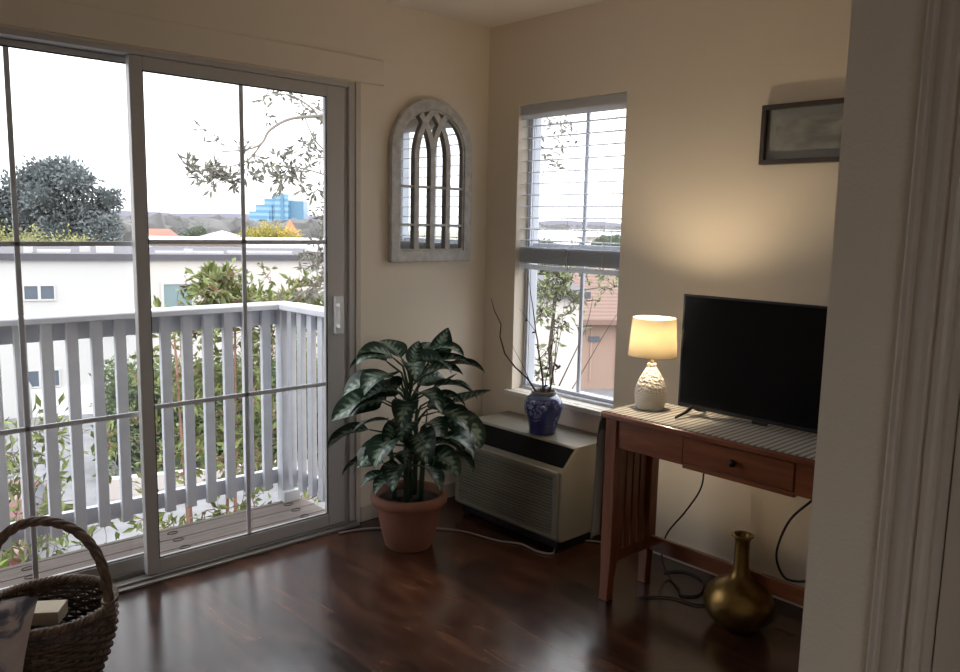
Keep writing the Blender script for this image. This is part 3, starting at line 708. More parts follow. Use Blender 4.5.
for i in range(nr):
    z = .010 + (bh - .02) * i / (nr - 1); r = br_(z); pts = []
    for k in range(161):
        a = 2 * PI * k / 160
        rr = r + .0055 * math.sin(a * ns_ / 2 + PI * i)
        pts.append((BX + rr * math.cos(a), BY + rr * math.sin(a), z + .0016 * math.sin(a * 3 + i)))
    w.tube(pts, .0062, 6, caps=False)
w.build('woven_side', m_wk, bk)
w = M()
for k in range(ns_):
    a = 2 * PI * (k + .5) / ns_; w.tube([(BX + br_(z) * math.cos(a), BY + br_(z) * math.sin(a), z) for z in (.003, .06, .12, .18, .245)], .0035, 5)
w.build('stakes', m_wk, bk)
M().lathe([(0, .004), (.125, .004), (.13, .012), (0, .012)], (BX, BY, 0), 32).build('bottom', m_wk, bk)
w = M(); r = br_(bh) + .002
for ph in range(3):
    pts = []
    for k in range(241):
        a = 2 * PI * k / 240; q = a * 26 + ph * 2 * PI / 3
        pts.append((BX + (r + .008 * math.cos(q)) * math.cos(a), BY + (r + .008 * math.cos(q)) * math.sin(a), bh + .008 * math.sin(q)))
    w.tube(pts, .0062, 6, caps=False)
w.build('rim', m_wk2, bk)
w = M(); hd = Vector((.73, -.68, 0)).normalized(); hr = br_(bh) + .004; hn = Vector((.68, .73, 0))
for ph in range(4):
    pts = []; rs = []
    for k in range(121):
        t = k / 120; a = PI * t
        q = a * 9 + ph * PI / 2
        x = -math.cos(a) * hr * (1 + .05 * math.sin(a)); z = .17 + (.375) * (math.sin(a) ** .62 if 0 < a < PI else 0)
        z =   .17 + .345 * max(0, math.sin(a)) ** .62
        rad = .0085
        c = Vector((BX, BY, 0)) + hd * x + Vector((0, 0, z)) + Vector((0, 0, -.02 * hd.x * 0))
        tn = Vector((math.sin(a), 0, 0)); out = hd * (-math.cos(a)) + Vector((0, 0, math.sin(a)))
        pts.append(c + out * rad * math.cos(q) + hn * rad * math.sin(q)); rs.append(.0075)
    w.tube(pts, rs, 7)
for s_ in (-1, 1):
    for k in range(5):
        z0 = .20 + k * .017; pts = []
        for j in range(17):
            a = 2 * PI * j / 16; pts.append(Vector((BX, BY, z0)) + hd * (s_ * hr * 1.0) + hd * .018 * math.cos(a) + hn * .018 * math.sin(a) + Vector((0, 0, .004 * math.sin(a))))
        w.tube(pts, .0055, 6, caps=False)
w.build('handle', m_wk2, bk)
# things in the basket
def obox(name, c, sz, rz, tilt, mt, label, cat, bevel=.002):
    o = M().box(-sz[0] / 2, -sz[1] / 2, -sz[2] / 2, sz[0] / 2, sz[1] / 2, sz[2] / 2).build(name, mt, loc=(0, 0, 0), bevel=bevel)
    o.location = c; o.rotation_euler = (tilt[0], tilt[1], rz); return tag(o, label, cat)
rzv = math.atan2(-.68, .73)
obox('paper_box', (BX - .008, BY + .045, .208), (.125, .085, .042), rzv + .15, (.0, 0), mat('cream_cardboard', (.50, .43, .32), .8, var=.06, vscale=60), 'cream cardboard box lying in the wicker basket', 'box')
M_dk = mat('dark_cloth', (.03, .028, .045), .85, var=.4, vscale=30, bump=.6, bscale=25)
dk = M(); 
for i in range(1): dk.ball((BX, BY, .100), .112, 28, 14, jit=.35, seed=4, sz=.60)
tag(dk.build('folded_cloth', M_dk, loc=(BX, BY, .08)), 'dark navy crumpled cloth at the bottom of the wicker basket', 'cloth')
# printed pillow leaning on the basket's left
def pillow_mat():
    m = mat('printed_cotton', (.6, .52, .5), .85); N, L, b = nodes(m); tc = N.new('ShaderNodeTexCoord')
    n = N.new('ShaderNodeTexNoise'); n.inputs['Scale'].default_value = 9; n.inputs['Detail'].default_value = 5; n.inputs['Distortion'].default_value = 1.8; L.new(tc.outputs['Object'], n.inputs[0])
    cr = ramp(N, [(.34, (.10, .10, .13)), (.42, (.22, .20, .22)), (.48, (.46, .37, .33)), (.8, (.56, .46, .41))]); L.new(n.outputs['Fac'], cr.inputs[0]); L.new(cr.outputs[0], b.inputs['Base Color']); return m
pl = M(); nU, nV = 26, 20; vs = []
for sgn in (1, -1):
    for i in range(nV + 1):
        for j in range(nU + 1):
            u = -1 + 2 * j / nU; v = -1 + 2 * i / nV
            th = .072 * ((1 - abs(u) ** 3.2) * (1 - abs(v) ** 3.2)) ** .5
            th *= 1 + .25 * noise.noise(Vector((u * 2.2, v * 2.2, sgn)))
            pin = 1 - .09 * (1 - u * u) * v * v - .0
            vs.append((.19 * u * (1 - .08 * (1 - v * v)), sgn * th, .185 * v * (1 - .08 * (1 - u * u)) + .01 * noise.noise(Vector((u * 3, v * 3, 5)))))
k = (nU + 1) * (nV + 1); fs = []
for i in range(nV):
    for j in range(nU):
        a = i * (nU + 1) + j; fs += [(a, a + 1, a + nU + 2, a + nU + 1), (k + a, k + a + nU + 1, k + a + nU + 2, k + a + 1)]
pl.add(vs, fs, smooth=True)
po = pl.build('throw_pillow', pillow_mat(), loc=(0, 0, 0))
po.scale = (1.12, 1.1, 1.18); po.location = (-2.585, -.73, .236); po.rotation_euler = (-.16, .10, rzv + .1)
tag(po, 'pale printed throw pillow with dark smudged pattern standing left of the basket', 'pillow')

# ------------------------------------------------------------------ balcony
DZ_ = -.06; DY = .655
w = M(); y = .155
while y < DY - .02:
    y2 = min(y + .116, DY); w.box(-3.3, y, DZ_ - .035, -.735, y2 - .005, DZ_); y += .116
w.box(-3.3, .155, DZ_ - .20, -.735, .20, DZ_ - .036).box(-3.3, DY - .045, DZ_ - .20, -.735, DY - .007, DZ_ - .036)
dk = w.build('balcony_deck', m_deck, loc=(-2, .4, DZ_), bevel=.003); tag(dk, 'narrow weathered plank balcony deck outside the sliding door', 'deck', kind='structure')
for x in (-.845, -1.462, -2.08, -2.70):
    for k, y in enumerate((.572, .475, .372)):
        xx = x - .012 * k
        M().tube([(xx + .024 * math.cos(a * PI / 12), y + .016 * math.sin(a * PI / 12), DZ_ + .0015) for a in range(25)], .0022, 6, caps=False).build('screw_ring', m_rubber, dk)
rl = thing('balcony_railing', (-2, .67, DZ_), 'pale blue-grey painted wooden balcony railing with flat balusters and corner post', 'railing')
CXr = -.80
M().prism([(0, .968), (0, .992), (.006, 1.0), (.114, 1.0), (.12, .992), (.12, .968)], lambda a, b, d: (d, .625 + a, b), -3.3, CXr + .04).build('top_rail', m_rail, rl, bevel=.003)
M().box(CXr - .06, .155, .968, CXr + .06, .6249, 1.0).build('top_rail', m_rail, rl, bevel=.005)
M().box(-3.3, .69, .885, CXr + .01, .722, .967).build('sub_rail', m_rail, rl, bevel=.002)
M().box(-3.3, .69, .028, CXr + .01, .722, .105).build('bottom_rail', m_rail, rl, bevel=.002)
M().box(CXr + .0, .155, .885, CXr + .03, .69, .967).build('sub_rail', m_rail, rl, bevel=.002)
M().box(CXr + .0, .155, .055, CXr + .03, .69, .125).build('bottom_rail', m_rail, rl, bevel=.002)
x = -.909
while x > -3.25:
    M().box(x - .024, .660, .012, x + .024, .689, .967).build('baluster', m_rail, rl, bevel=.003); x -= .1036 if x > -1.45 else .1015
y = .575
while y > .16:
    M().box(CXr - .03, y - .022, .035, CXr - .001, y + .022, .967).build('baluster', m_rail, rl, bevel=.003); y -= .098
M().box(CXr - .045, .625, DZ_, CXr + .028, .689, .967).build('corner_post', m_rail, rl, bevel=.004)
M().box(CXr - .052, .600, DZ_, CXr + .045, .6249, .0).build('post_block', m_rail, rl, bevel=.004)
# outside of this building, so the view from the door is closed
struct(M().box(XL - .15, YB - .15, -6.0, 0.0, -.0, -.125).build('wall_below', m_ext), 'lower storey wall of the building')

# ------------------------------------------------------------------ outdoors: ground
GZ = -6.0
def ground_mat():
    m = mat('ground', (.3, .3, .3), .95); N, L, b = nodes(m); tc = N.new('ShaderNodeTexCoord'); sp = N.new('ShaderNodeSeparateXYZ'); L.new(tc.outputs['Object'], sp.inputs[0])
    n = N.new('ShaderNodeTexNoise'); n.inputs['Scale'].default_value = .03; n.inputs['Detail'].default_value = 8; L.new(tc.outputs['Object'], n.inputs[0])
    cr = ramp(N, [(.35, (.16, .17, .10)), (.5, (.24, .21, .16)), (.65, (.33, .31, .29))]); L.new(n.outputs['Fac'], cr.inputs[0])
    n2 = N.new('ShaderNodeTexNoise'); n2.inputs['Scale'].default_value = 1.5; n2.inputs['Detail'].default_value = 8; L.new(tc.outputs['Object'], n2.inputs[0])
    cr2 = ramp(N, [(.3, (.15, .15, .16)), (.7, (.22, .22, .23))]); L.new(n2.outputs['Fac'], cr2.inputs[0])
    ln = N.new('ShaderNodeVectorMath'); ln.operation = 'LENGTH'; L.new(tc.outputs['Object'], ln.inputs[0])
    far = math_node(N, L, 'GREATER_THAN', ln.outputs['Value'], 52)
    mx = N.new('ShaderNodeMix'); mx.data_type = 'RGBA'; L.new(far, mx.inputs['Factor']); L.new(cr2.outputs[0], mx.inputs['A']); L.new(cr.outputs[0], mx.inputs['B'])
    L.new(mx.outputs['Result'], b.inputs['Base Color']); return m
struct(M().add([(-1500, -600, GZ), (2500, -600, GZ), (2500, 2500, GZ), (-1500, 2500, GZ)], [(0, 1, 2, 3)]).build('ground', ground_mat(), loc=(0, 0, GZ)), 'grey parking ground fading to open land')
# hills on the horizon
w = M(); vs = []; n = 160
for i in range(n + 1):
    az = math.radians(-25 + 110 * i / n); D = 1700
    hz = 6 + 9 * (noise.noise(Vector((i * .09, 0, 3))) + .6) + 3 * noise.noise(Vector((i * .5, 1, 0)))
    vs += [(D * math.sin(az), D * math.cos(az), GZ), (D * math.sin(az), D * math.cos(az), max(4, hz)), ((D + 300) * math.sin(az), (D + 300) * math.cos(az), GZ)]
fs = []
for i in range(n): a = 3 * i; fs += [(a, a + 3, a + 4, a + 1), (a + 1, a + 4, a + 5, a + 2)]
w.add(vs, fs, smooth=True); struct(w.build('hills', mat('hazy_hills', (.19, .185, .23), 1)), 'low hazy hills on the horizon')  # distance haze is put into the hill colour

# distant canopy (nobody could count it)
m_hz = mat('hazy_canopy', (.105, .102, .10), 1, var=.45, vscale=.05)
rnd = random.Random(3); w = M()
def polar(az, D): a = math.radians(az); return (-2.9 + D * math.sin(a), -3.085 + D * math.cos(a))
for k in range(1500):
    az = rnd.uniform(-2, 62); D = 95 * (8.0 ** rnd.random()); x, y = polar(az, D)
    r = rnd.uniform(3.0, 5.5) * (1 + D / 500)
    r *= .62
    if any(abs(az - h0) < 3.2 and abs(D - h1) < 22 for h0, h1 in ((21.6, 112), (25, 118), (31, 100), (28.6, 405), (29.7, 140), (47, 120), (48.6, 150), (50.2, 95), (51.3, 170), (52.4, 110), (46.4, 85), (23.6, 130))): continue
    top = min(GZ + r * 1.75, 1.5 - D * .004 + D*.0028)
    w.ball((x, y, top - r * .75), r, 9, 6, jit=.7, seed=k, sz=.75)
tag(w.build('distant_woodland', m_hz, loc=(100, 150, GZ)), 'hazy grey-brown band of distant trees below the horizon', 'trees', kind='stuff')

# distant small houses
def house(az, D, w_, d_, ztop, zeave, rot, croof, cwall, label, name='distant_house', group=None):
    x, y = polar(az, D); o = thing(name, (x, y, GZ), label, 'house', group)
    c, s_ = math.cos(rot), math.sin(rot)
    T = lambda a, b, z: (x + a * c - b * s_, y + a * s_ + b * c, z)
    m = M(); hw, hd_ = w_ / 2, d_ / 2
    m.add([T(-hw, -hd_, GZ), T(hw, -hd_, GZ), T(hw, hd_, GZ), T(-hw, hd_, GZ), T(-hw, -hd_, zeave), T(hw, -hd_, zeave), T(hw, hd_, zeave), T(-hw, hd_, zeave)], [(0, 3, 2, 1), (4, 5, 6, 7), (0, 1, 5, 4), (1, 2, 6, 5), (2, 3, 7, 6), (3, 0, 4, 7)])
    m.build('wall', mat('house_wall', cwall, .9), o)
    e = .4
    r = M(); g = hw * .25
    r.add([T(-hw - e, -hd_ - e, zeave), T(hw + e, -hd_ - e, zeave), T(hw + e, hd_ + e, zeave), T(-hw - e, hd_ + e, zeave), T(-hw + g, 0, ztop), T(hw - g, 0, ztop)], [(0, 1, 5, 4), (1, 2, 5), (2, 3, 4, 5), (3, 0, 4), (3, 2, 1, 0)])
    r.build('roof', mat('roof_tile', croof, .9, var=.15, vscale=1), o); return o
house(21.0, 112, 5, 6, .0, -1.0, -.3, (.24, .115, .085), (.4, .33, .28), 'distant house with faded red tiled roof left of the pale gabled house')
house(25.2, 118, 3, 6, -.2, -1.2, 1.0, (.55, .50, .50), (.62, .58, .55), 'distant house with pale grey gable seen through the sliding door')
house(31, 100, 9, 9, -.9, -2.2, .2, (.48, .42, .40), (.6, .55, .5), 'distant house with grey-brown roof near the orange pointed roof')
for i, (az, D, wd, zt) in enumerate([(47.0, 120, 14, -.6), (48.6, 150, 16, .2), (50.2, 95, 10, -1.6), (51.3, 170, 22, .3), (52.4, 110, 12, -.9), (46.4, 85, 9, -2.0)]):
    house(az, D, wd, 9, zt + .5, zt - .6, -.8 + .2 * i, (.75, .74, .76), (.5, .45, .42), 'distant low house with whitish roof seen through the narrow window', group='white-roofed houses through the narrow window')
# orange pointed roof
x, y = polar(29.7, 140); tw_ = thing('roof_turret', (x, y, GZ), 'small building with bright orange pyramid roof beyond the neighbour roof', 'building')
M().box(x - .9, y - .9, GZ, x + .9, y + .9, -.9).build('wall', mat('turret_wall', (.5, .4, .33), .9), tw_)
M().add([(x - 1.15, y - 1.15, -1.0), (x + 1.15, y - 1.15, -1.0), (x + 1.15, y + 1.15, -1.0), (x - 1.15, y + 1.15, -1.0), (x, y, 1.5)], [(0, 1, 4), (1, 2, 4), (2, 3, 4), (3, 0, 4), (3, 2, 1, 0)]).build('roof', mat('orange_tile', (.62, .19, .09), .8), tw_)
# stepped blue glass office building
def bandmat():
    m = mat('blue_curtain_wall', (.2, .4, .6), .25, spec=.8); N, L, b = nodes(m); tc = N.new('ShaderNodeTexCoord')
    w_ = N.new('ShaderNodeTexWave'); w_.bands_direction = 'Z'; w_.inputs['Scale'].default_value = .11; L.new(tc.outputs['Object'], w_.inputs[0])
    n = N.new('ShaderNodeTexNoise'); n.inputs['Scale'].default_value = .12; L.new(tc.outputs['Object'], n.inputs[0])
    cr = ramp(N, [(.35, (.10, .26, .42)), (.65, (.22, .38, .50))]); L.new(math_node(N, L, 'MULTIPLY_ADD', w_.outputs['Fac'], .6, math_node(N, L, 'MULTIPLY', n.outputs['Fac'], .45)), cr.inputs[0]); L.new(cr.outputs[0], b.inputs['Base Color']); return m
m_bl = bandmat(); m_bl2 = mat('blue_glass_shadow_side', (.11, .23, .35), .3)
ox, oy = 197.5, 362.0; of = thing('office_tower', (ox, oy, GZ), 'distant stepped blue glass office building on the skyline', 'building')
e1 = Vector((.75, -.66, 0)); e2 = Vector((.66, .75, 0))
def oblk(name, a0, a1, b0, b1, zt, mt):
    P = lambda a, b, z: Vector((ox, oy, 0)) + e1 * a + e2 * b + Vector((0, 0, z))
    M().add([P(a0, b0, GZ), P(a1, b0, GZ), P(a1, b1, GZ), P(a0, b1, GZ), P(a0, b0, zt), P(a1, b0, zt), P(a1, b1, zt), P(a0, b1, zt)], [(0, 3, 2, 1), (4, 5, 6, 7), (0, 1, 5, 4), (1, 2, 6, 5), (2, 3, 7, 6), (3, 0, 4, 7)]).build(name, mt, of)
oblk('lower_block', -13, -3, -1, 14, 5.5, m_bl); oblk('middle_block', -10, -2, 0, 14, 8.8, m_bl); oblk('middle_block', -6, 1, 1, 14, 11.8, m_bl); oblk('tower_block', 0, 6.5, -2, 12, 13.6, m_bl)
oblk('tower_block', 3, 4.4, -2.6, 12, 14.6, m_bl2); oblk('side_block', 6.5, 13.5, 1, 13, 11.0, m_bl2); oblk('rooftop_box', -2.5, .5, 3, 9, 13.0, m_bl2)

# ------------------------------------------------------------------ neighbouring flat-roofed building
P0 = Vector((8.94, 28.25, 0)); E1 = Vector((.94, -.34, 0)); E2 = Vector((.34, .94, 0))
nb = thing('neighbour_building', (8.94, 28.25, GZ), 'large white and cream flat-roofed apartment building across the parking lot', 'building')
def fb(m, s0, s1, o0, o1, z0, z1):
    P = lambda a, b, z: P0 + E1 * a + E2 * b + Vector((0, 0, z))
    return m.add([P(s0, o0, z0), P(s1, o0, z0), P(s1, o1, z0), P(s0, o1, z0), P(s0, o0, z1), P(s1, o0, z1), P(s1, o1, z1), P(s0, o1, z1)], [(0, 3, 2, 1), (4, 5, 6, 7), (0, 1, 5, 4), (1, 2, 6, 5), (2, 3, 7, 6), (3, 0, 4, 7)])
m_nw = mat('white_stucco', (.50, .49, .48), .9, bump=.1, bscale=5); m_nc = mat('cream_stucco', (.56, .52, .485), .9, bump=.1, bscale=5)
fb(M(), -12, -.6, -.25, 14, GZ, -.20).build('white_wing', m_nw, nb)
fb(M(), -.6, 14, 0, 14, GZ, -.20).build('cream_wing', m_nc, nb)
m_rf = mat('grey_roof_membrane', (.09, .086, .10), .9, var=.1, vscale=.5)
w = M(); fb(w, -12, -.6, -.4, 14, -.2, .04); fb(w, -.6, 14, -.15, 14, -.2, .02); w.build('roof', m_rf, nb)
w = M(); fb(w, .1, 14, 8, 14, .02, .42); w.build('roof_parapet', mat('parapet_white', (.72, .72, .74), .8), nb)
w = M(); fb(w, .1, 4.4, 7.9, 8, .12, .2); w.build('parapet_coping', mat('coping_brown', (.25, .17, .14), .8), nb)
for s0, o, ln, h_ in [(-4.3, .3, .25, .30), (-3.9, .6, 1.1, .10), (-2.5, 1.2, .35, .22), (-1.9, .6, .6, .24), (.2, 1, 2.6, .05), (1.3, .9, .3, .14), (3.0, 1.2, 2.6, .06), (6.6, 3, .7, .12)]:
    fb(M(), s0, s0 + ln, o, o + .6, .02, .04 + h_).build('roof_vent', m_nw, nb)
m_dkg = mat('dark_window_glass', (.10, .12, .15), .15); m_gg = mat('greenish_window_glass', (.19, .26, .27), .2)
def nwin(s0, s1, z0, z1, off, mt, mull=True, fr=.06):
    f = M(); fb(f, s0 - fr, s1 + fr, off - .05, off, z0 - fr, z0); fb(f, s0 - fr, s1 + fr, off - .05, off, z1, z1 + fr); fb(f, s0 - fr, s0, off - .05, off, z0, z1); fb(f, s1, s1 + fr, off - .05, off, z0, z1)
    if mull: c = (s0 + s1) / 2; fb(f, c - .05, c + .05, off - .05, off, z0, z1)
    o = f.build('window', m_nw, nb); fb(M(), s0, s1, off - .02, off - .001, z0, z1).build('pane', mt, o)
nwin(-4.27, -3.32, -1.62, -1.14, -.25, m_dkg); nwin(-4.52, -3.30, -4.85, -4.28, -.25, m_dkg); nwin(-8.2, -7.2, -1.62, -1.14, -.25, m_dkg)
nwin(.45, 1.45, -2.15, -1.14, 0, m_gg, False, .12); nwin(7.6, 8.6, -2.15, -1.14, 0, m_gg, False, .12)
w = M(); q = P0 + E1 * 2.62 + E2 * -.03
w.ball((q.x, q.y, -.52), .07, 10, 6); w.build('wall_vent', m_rubber, nb)
pa = P0 + E1 * -4.35 + E2 * -.32
M().tube([(pa.x, pa.y, -4.1), (pa.x, pa.y, -4.6), (pa.x + .1, pa.y, -4.8), (pa.x + .1, pa.y, GZ)], .05, 8).build('downpipe', m_nw, nb)
w = M(); fb(w, -4.6, -1.6, -.32, -.25, GZ, -4.95); w.build('garage_door', mat('white_garage', (.72, .72, .74), .7), nb)
# awning ledge
w = M(); fb(w, -2.2, -.9, -.6, -.25, -2.6, -2.5); w.build('ledge', m_nw, nb)

# hedge, low wall, parked car bits
def hedge(name, x0, y0, x1, y1, dep, h_, n_, size, mt, mtc, label, seed):
    r_ = random.Random(seed); a = Vector((x0, y0, GZ)); b = Vector((x1, y1, GZ)); t = (b - a); L_h = t.length; t.normalize(); nn = Vector((-t.y, t.x, 0))
    o = thing(name, ((x0 + x1) / 2, (y0 + y1) / 2, GZ), label, 'hedge'); m = M(); k = M()
    for i in range(n_):
        s = r_.random() * L_h; q = r_.uniform(-dep, dep); z = r_.random() ** .8 * h_ * (1 + .08 * noise.noise(Vector((s, q, seed))))
        sh = (1 - .25 * (z / h_) ** 2)
        if r_.random() < .6: q = math.copysign(dep * sh, q) + r_.uniform(-.1, .1)
        m.leaf(a + t * s + nn * q + Vector((0, 0, z)), Vector((r_.uniform(-1, 1), r_.uniform(-1, 1), r_.uniform(-.3, 1))), size, size * .6, r_)
    for i in range(int(L_h / .8) + 1):
        p = a + t * (i * .8); k.ball((p.x, p.y, GZ + h_ * .46), dep * .72, 10, 8, jit=.3, seed=i, sz=h_ * .46 / (dep * .72)) if i else None
    k.build('core', mtc, o); m.build('foliage', mt, o); return o
m_hg = mat('hedge_green', (.115, .15, .075), .8, var=.35, vscale=3); m_hgc = mat('hedge_core', (.04, .05, .03), 1)  # core colour darkened to paint the shade inside the foliage
hedge('hedge', 4.6, 21.2, 10.6, 18.6, .9, 3.15, 9000, .16, m_hg, m_hgc, 'tall dark green hedge in front of the neighbour building', 3)
tag(M().box(3.8, 17.6, GZ, 9.1, 17.9, GZ + .55).build('low_wall', mat('tan_block', (.50, .45, .42), .9), loc=(6.6, 17.7, GZ)), 'low pinkish block wall along the parking lot below the hedge', 'wall')
bpy.data.objects['low_wall'].rotation_euler = (0, 0, -.32)
# parked car far below left
def car(x, y, rz, col, label):
    o = thing('parked_car', (x, y, GZ), label, 'car'); T = lambda a, b, z: (x + a * math.cos(rz) - b * math.sin(rz), y + a * math.sin(rz) + b * math.cos(rz), GZ + z)
    prof_ = [(-2.1, .35), (-2.15, .75), (-1.2, .92), (-.6, 1.38), (.8, 1.4), (1.5, .98), (2.1, .88), (2.15, .35)]
    M().prism(prof_, lambda a, b, d: T(a, d, b), -.85, .85).build('body', mat('car_paint', col, .3, coat=.5), o, bevel=.06)
    M().prism([(-1.1, .95), (-.58, 1.32), (.76, 1.34), (1.38, .98)], lambda a, b, d: T(a, d, b), -.862, .862).build('side_glass', m_dkg, o)
    for a in (-1.35, 1.35):
        for b in (-.78, .78):
            m = M(); vs = []; nn_ = 18
            for q in (-.1, .1):
                for j in range(nn_): vs.append(T(a + .32 * math.cos(2 * PI * j / nn_), b + q, .32 + .32 * math.sin(2 * PI * j / nn_)))
            m.add(vs, [tuple(range(nn_))[::-1], tuple(range(nn_, 2 * nn_))] + [(j, (j + 1) % nn_, nn_ + (j + 1) % nn_, nn_ + j) for j in range(nn_)]); m.build('wheel', m_rubber, o)
car(.9, 16.5, 1.2, (.10, .02, .015), 'dark red car parked far below behind the left balusters')

# peach house and its brown shingle roof, through the narrow window
ph_ = thing('peach_house', (27, 19, GZ), 'peach stucco house with brown shingled roof seen through the narrow window', 'house')
a0 = Vector((23.2, 22.0, 0)); t = Vector((.80, -.60, 0)); nn = Vector((.60, .80, 0))
def pb(m, s0, s1, o0, o1, z0, z1):
    P = lambda a, b, z: a0 + t * a + nn * b + Vector((0, 0, z))
    return m.add([P(s0, o0, z0), P(s1, o0, z0), P(s1, o1, z0), P(s0, o1, z0), P(s0, o0, z1), P(s1, o0, z1), P(s1, o1, z1), P(s0, o1, z1)], [(0, 3, 2, 1), (4, 5, 6, 7), (0, 1, 5, 4), (1, 2, 6, 5), (2, 3, 7, 6), (3, 0, 4, 7)])
m_pe = mat('peach_stucco', (.34, .235, .185), .9, bump=.1, bscale=4)
pb(M(), 1.1, 16, 0, 9, GZ, -2.75).build('wall', m_pe, ph_)
P = lambda a, b, z: a0 + t * a + nn * b + Vector((0, 0, z))
def shingle():
    m = mat('brown_shingles', (.30, .19, .15), .95); N, L, b = nodes(m); tc = N.new('ShaderNodeTexCoord'); w_ = N.new('ShaderNodeTexWave'); w_.bands_direction = 'Z'; w_.inputs['Scale'].default_value = 2.2; w_.inputs['Distortion'].default_value = 1; L.new(tc.outputs['Object'], w_.inputs[0])
    cr = ramp(N, [(.0, (.15, .095, .078)), (1, (.21, .14, .115))]); L.new(w_.outputs['Fac'], cr.inputs[0]); L.new(cr.outputs[0], b.inputs['Base Color']); return m
M().add([P(.8, -.5, -2.75), P(16.3, -.5, -2.75), P(16.3, 9.5, -2.75), P(.8, 9.5, -2.75), P(4.2, 4.5, -.30), P(13, 4.5, -.30)], [(0, 1, 5, 4), (1, 2, 5), (2, 3, 4, 5), (3, 0, 4), (3, 2, 1, 0)]).build('roof', shingle(), ph_)
w = M(); pb(w, .8, 16.3, -.56, -.5, -2.95, -2.72); w.build('fascia', mat('fascia_brown', (.22, .14, .11), .8), ph_)
for s in (3.0, 4.9): w = M(); pb(w, s, s + .5, -.12, 0, -3.75, -3.55); w.build('wall_light', m_dkg, ph_)
for s in (2.1, 3.1, 4.3): w = M(); pb(w, s, s + .06, -.06, 0, GZ + .4, -2.95); w.build('conduit', mat('conduit', (.42, .30, .25), .8), ph_)
# cream wing nearer on the left of the narrow window
cb = thing('cream_building', (11, 10.5, GZ), 'cream stucco building seen low through the left half of the narrow window', 'building')
M().add([(8.5, 12.9, GZ), (12.6, 9.85, GZ), (16.6, 14.5, GZ), (12.5, 17.5, GZ), (8.5, 12.9, -.35), (12.6, 9.85, -.35), (16.6, 14.5, -.35), (12.5, 17.5, -.35)], [(0, 3, 2, 1), (4, 5, 6, 7), (0, 1, 5, 4), (1, 2, 6, 5), (2, 3, 7, 6), (3, 0, 4, 7)]).build('wall', m_nc, cb)
M().add([(8.3, 12.8, -.35), (12.65, 9.6, -.35), (16.9, 14.6, -.35), (12.5, 17.8, -.35), (8.3, 12.8, -.18), (12.65, 9.6, -.18), (16.9, 14.6, -.18), (12.5, 17.8, -.18)], [(0, 3, 2, 1), (4, 5, 6, 7), (0, 1, 5, 4), (1, 2, 6, 5), (2, 3, 7, 6), (3, 0, 4, 7)]).build('roof_edge', m_rf, cb)

# ------------------------------------------------------------------ trees
def crown(lv, core, blobs, n_, size, r_, asp=.5, surf=.7):
    tot = sum(b[3] ** 2 for b in blobs)
    for (x, y, z, r, sz) in blobs:
        k = int(n_ * r * r / tot)
        for i in range(k):
            d = Vector((r_.gauss(0, 1), r_.gauss(0, 1), r_.gauss(0, 1))).normalized()
            q = r * (surf + (1 - surf) * r_.random() + .12 * r_.gauss(0, 1)) * (1 + .45 * noise.noise(d * 2.5 + Vector((x, y, z))))
            p = Vector((x, y, z)) + Vector((d.x * q, d.y * q, d.z * q * sz))
            lv.leaf(p, d + Vector((r_.uniform(-1, 1), r_.uniform(-1, 1), r_.uniform(-1, 1))) * .9, size * r_.uniform(.6, 1.3), size * asp * r_.uniform(.7, 1.2), r_)
        if core: core.ball((x, y, z), r * .70, 12, 8, jit=.5, seed=int(x * 7), sz=sz)  # dark ball imitates the shade inside the crown
    return lv
# big dark tree
r_ = random.Random(21)
tr = thing('dark_tree', (13.05, 53.5, GZ), 'large dark grey-green tree behind the white building seen through the left pane', 'tree')
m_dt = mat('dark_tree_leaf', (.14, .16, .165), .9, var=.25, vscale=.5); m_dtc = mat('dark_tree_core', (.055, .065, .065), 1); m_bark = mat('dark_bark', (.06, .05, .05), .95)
Rv = Vector((.73, -.68, 0)); C_ = Vector((13.04, 54.03, 0))
bl_ = []
for (du, z, r) in [(-4.0, 1.6, 1.6), (-2.6, 2.8, 1.7), (-1.2, 3.9, 1.4), (.2, 4.0, 1.3), (1.5, 3.6, 1.3), (2.6, 2.4, 1.1), (-3.6, .2, 1.8), (-1.8, 1.2, 1.9), (1.2, 1.6, 1.5), (2.9, .3, 1.3), (3.6, .1, .9), (.2, .1, 1.8), (-5.6, .8, 1.9), (-5.5, 2.6, 1.2), (-7.4, .6, 1.8), (-.5, 2.4, 1.6), (3.5, .9, .7), (-9.5, .2, 1.8)]:
    p = C_ + Rv * du + Vector((.68, .73, 0)) * r_.uniform(-1.4, 1.4); bl_.append((p.x, p.y, z, r * .84, .95))
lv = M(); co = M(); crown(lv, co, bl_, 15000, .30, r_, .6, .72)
co.build('shade_core', m_dtc, tr); lv.build('foliage', m_dt, tr)
q = C_ + Rv * .3
w = M().tube([(q.x, q.y, GZ), (q.x, q.y, -1), (q.x - .3, q.y, 1.2), (q.x - .8, q.y, 3.0)], [.5, .42, .3, .12], 10)
w.tube([(q.x, q.y, -1.2), (q.x + 1, q.y - .9, .5), (q.x + 1.4, q.y - 1.2, 2)], [.3, .22, .1], 8).build('trunk', m_bark, tr)
def bushtree(name, label, cx, cy, blobs, n_, size, mt, mtc, seed, trunk=.2, asp=.55, surf=.75):
    rr_ = random.Random(seed); o = thing(name, (cx, cy, GZ), label, 'tree'); lv = M(); co = M()
    crown(lv, co, [(cx + a, cy + b, z, r, s) for a, b, z, r, s in blobs], n_, size, rr_, asp, surf)
    co.build('shade_core', mtc, o); lv.build('foliage', mt, o)
    M().tube([(cx, cy, GZ), (cx, cy, blobs[0][2])], [trunk, trunk * .6], 8).build('trunk', m_bark, o); return o
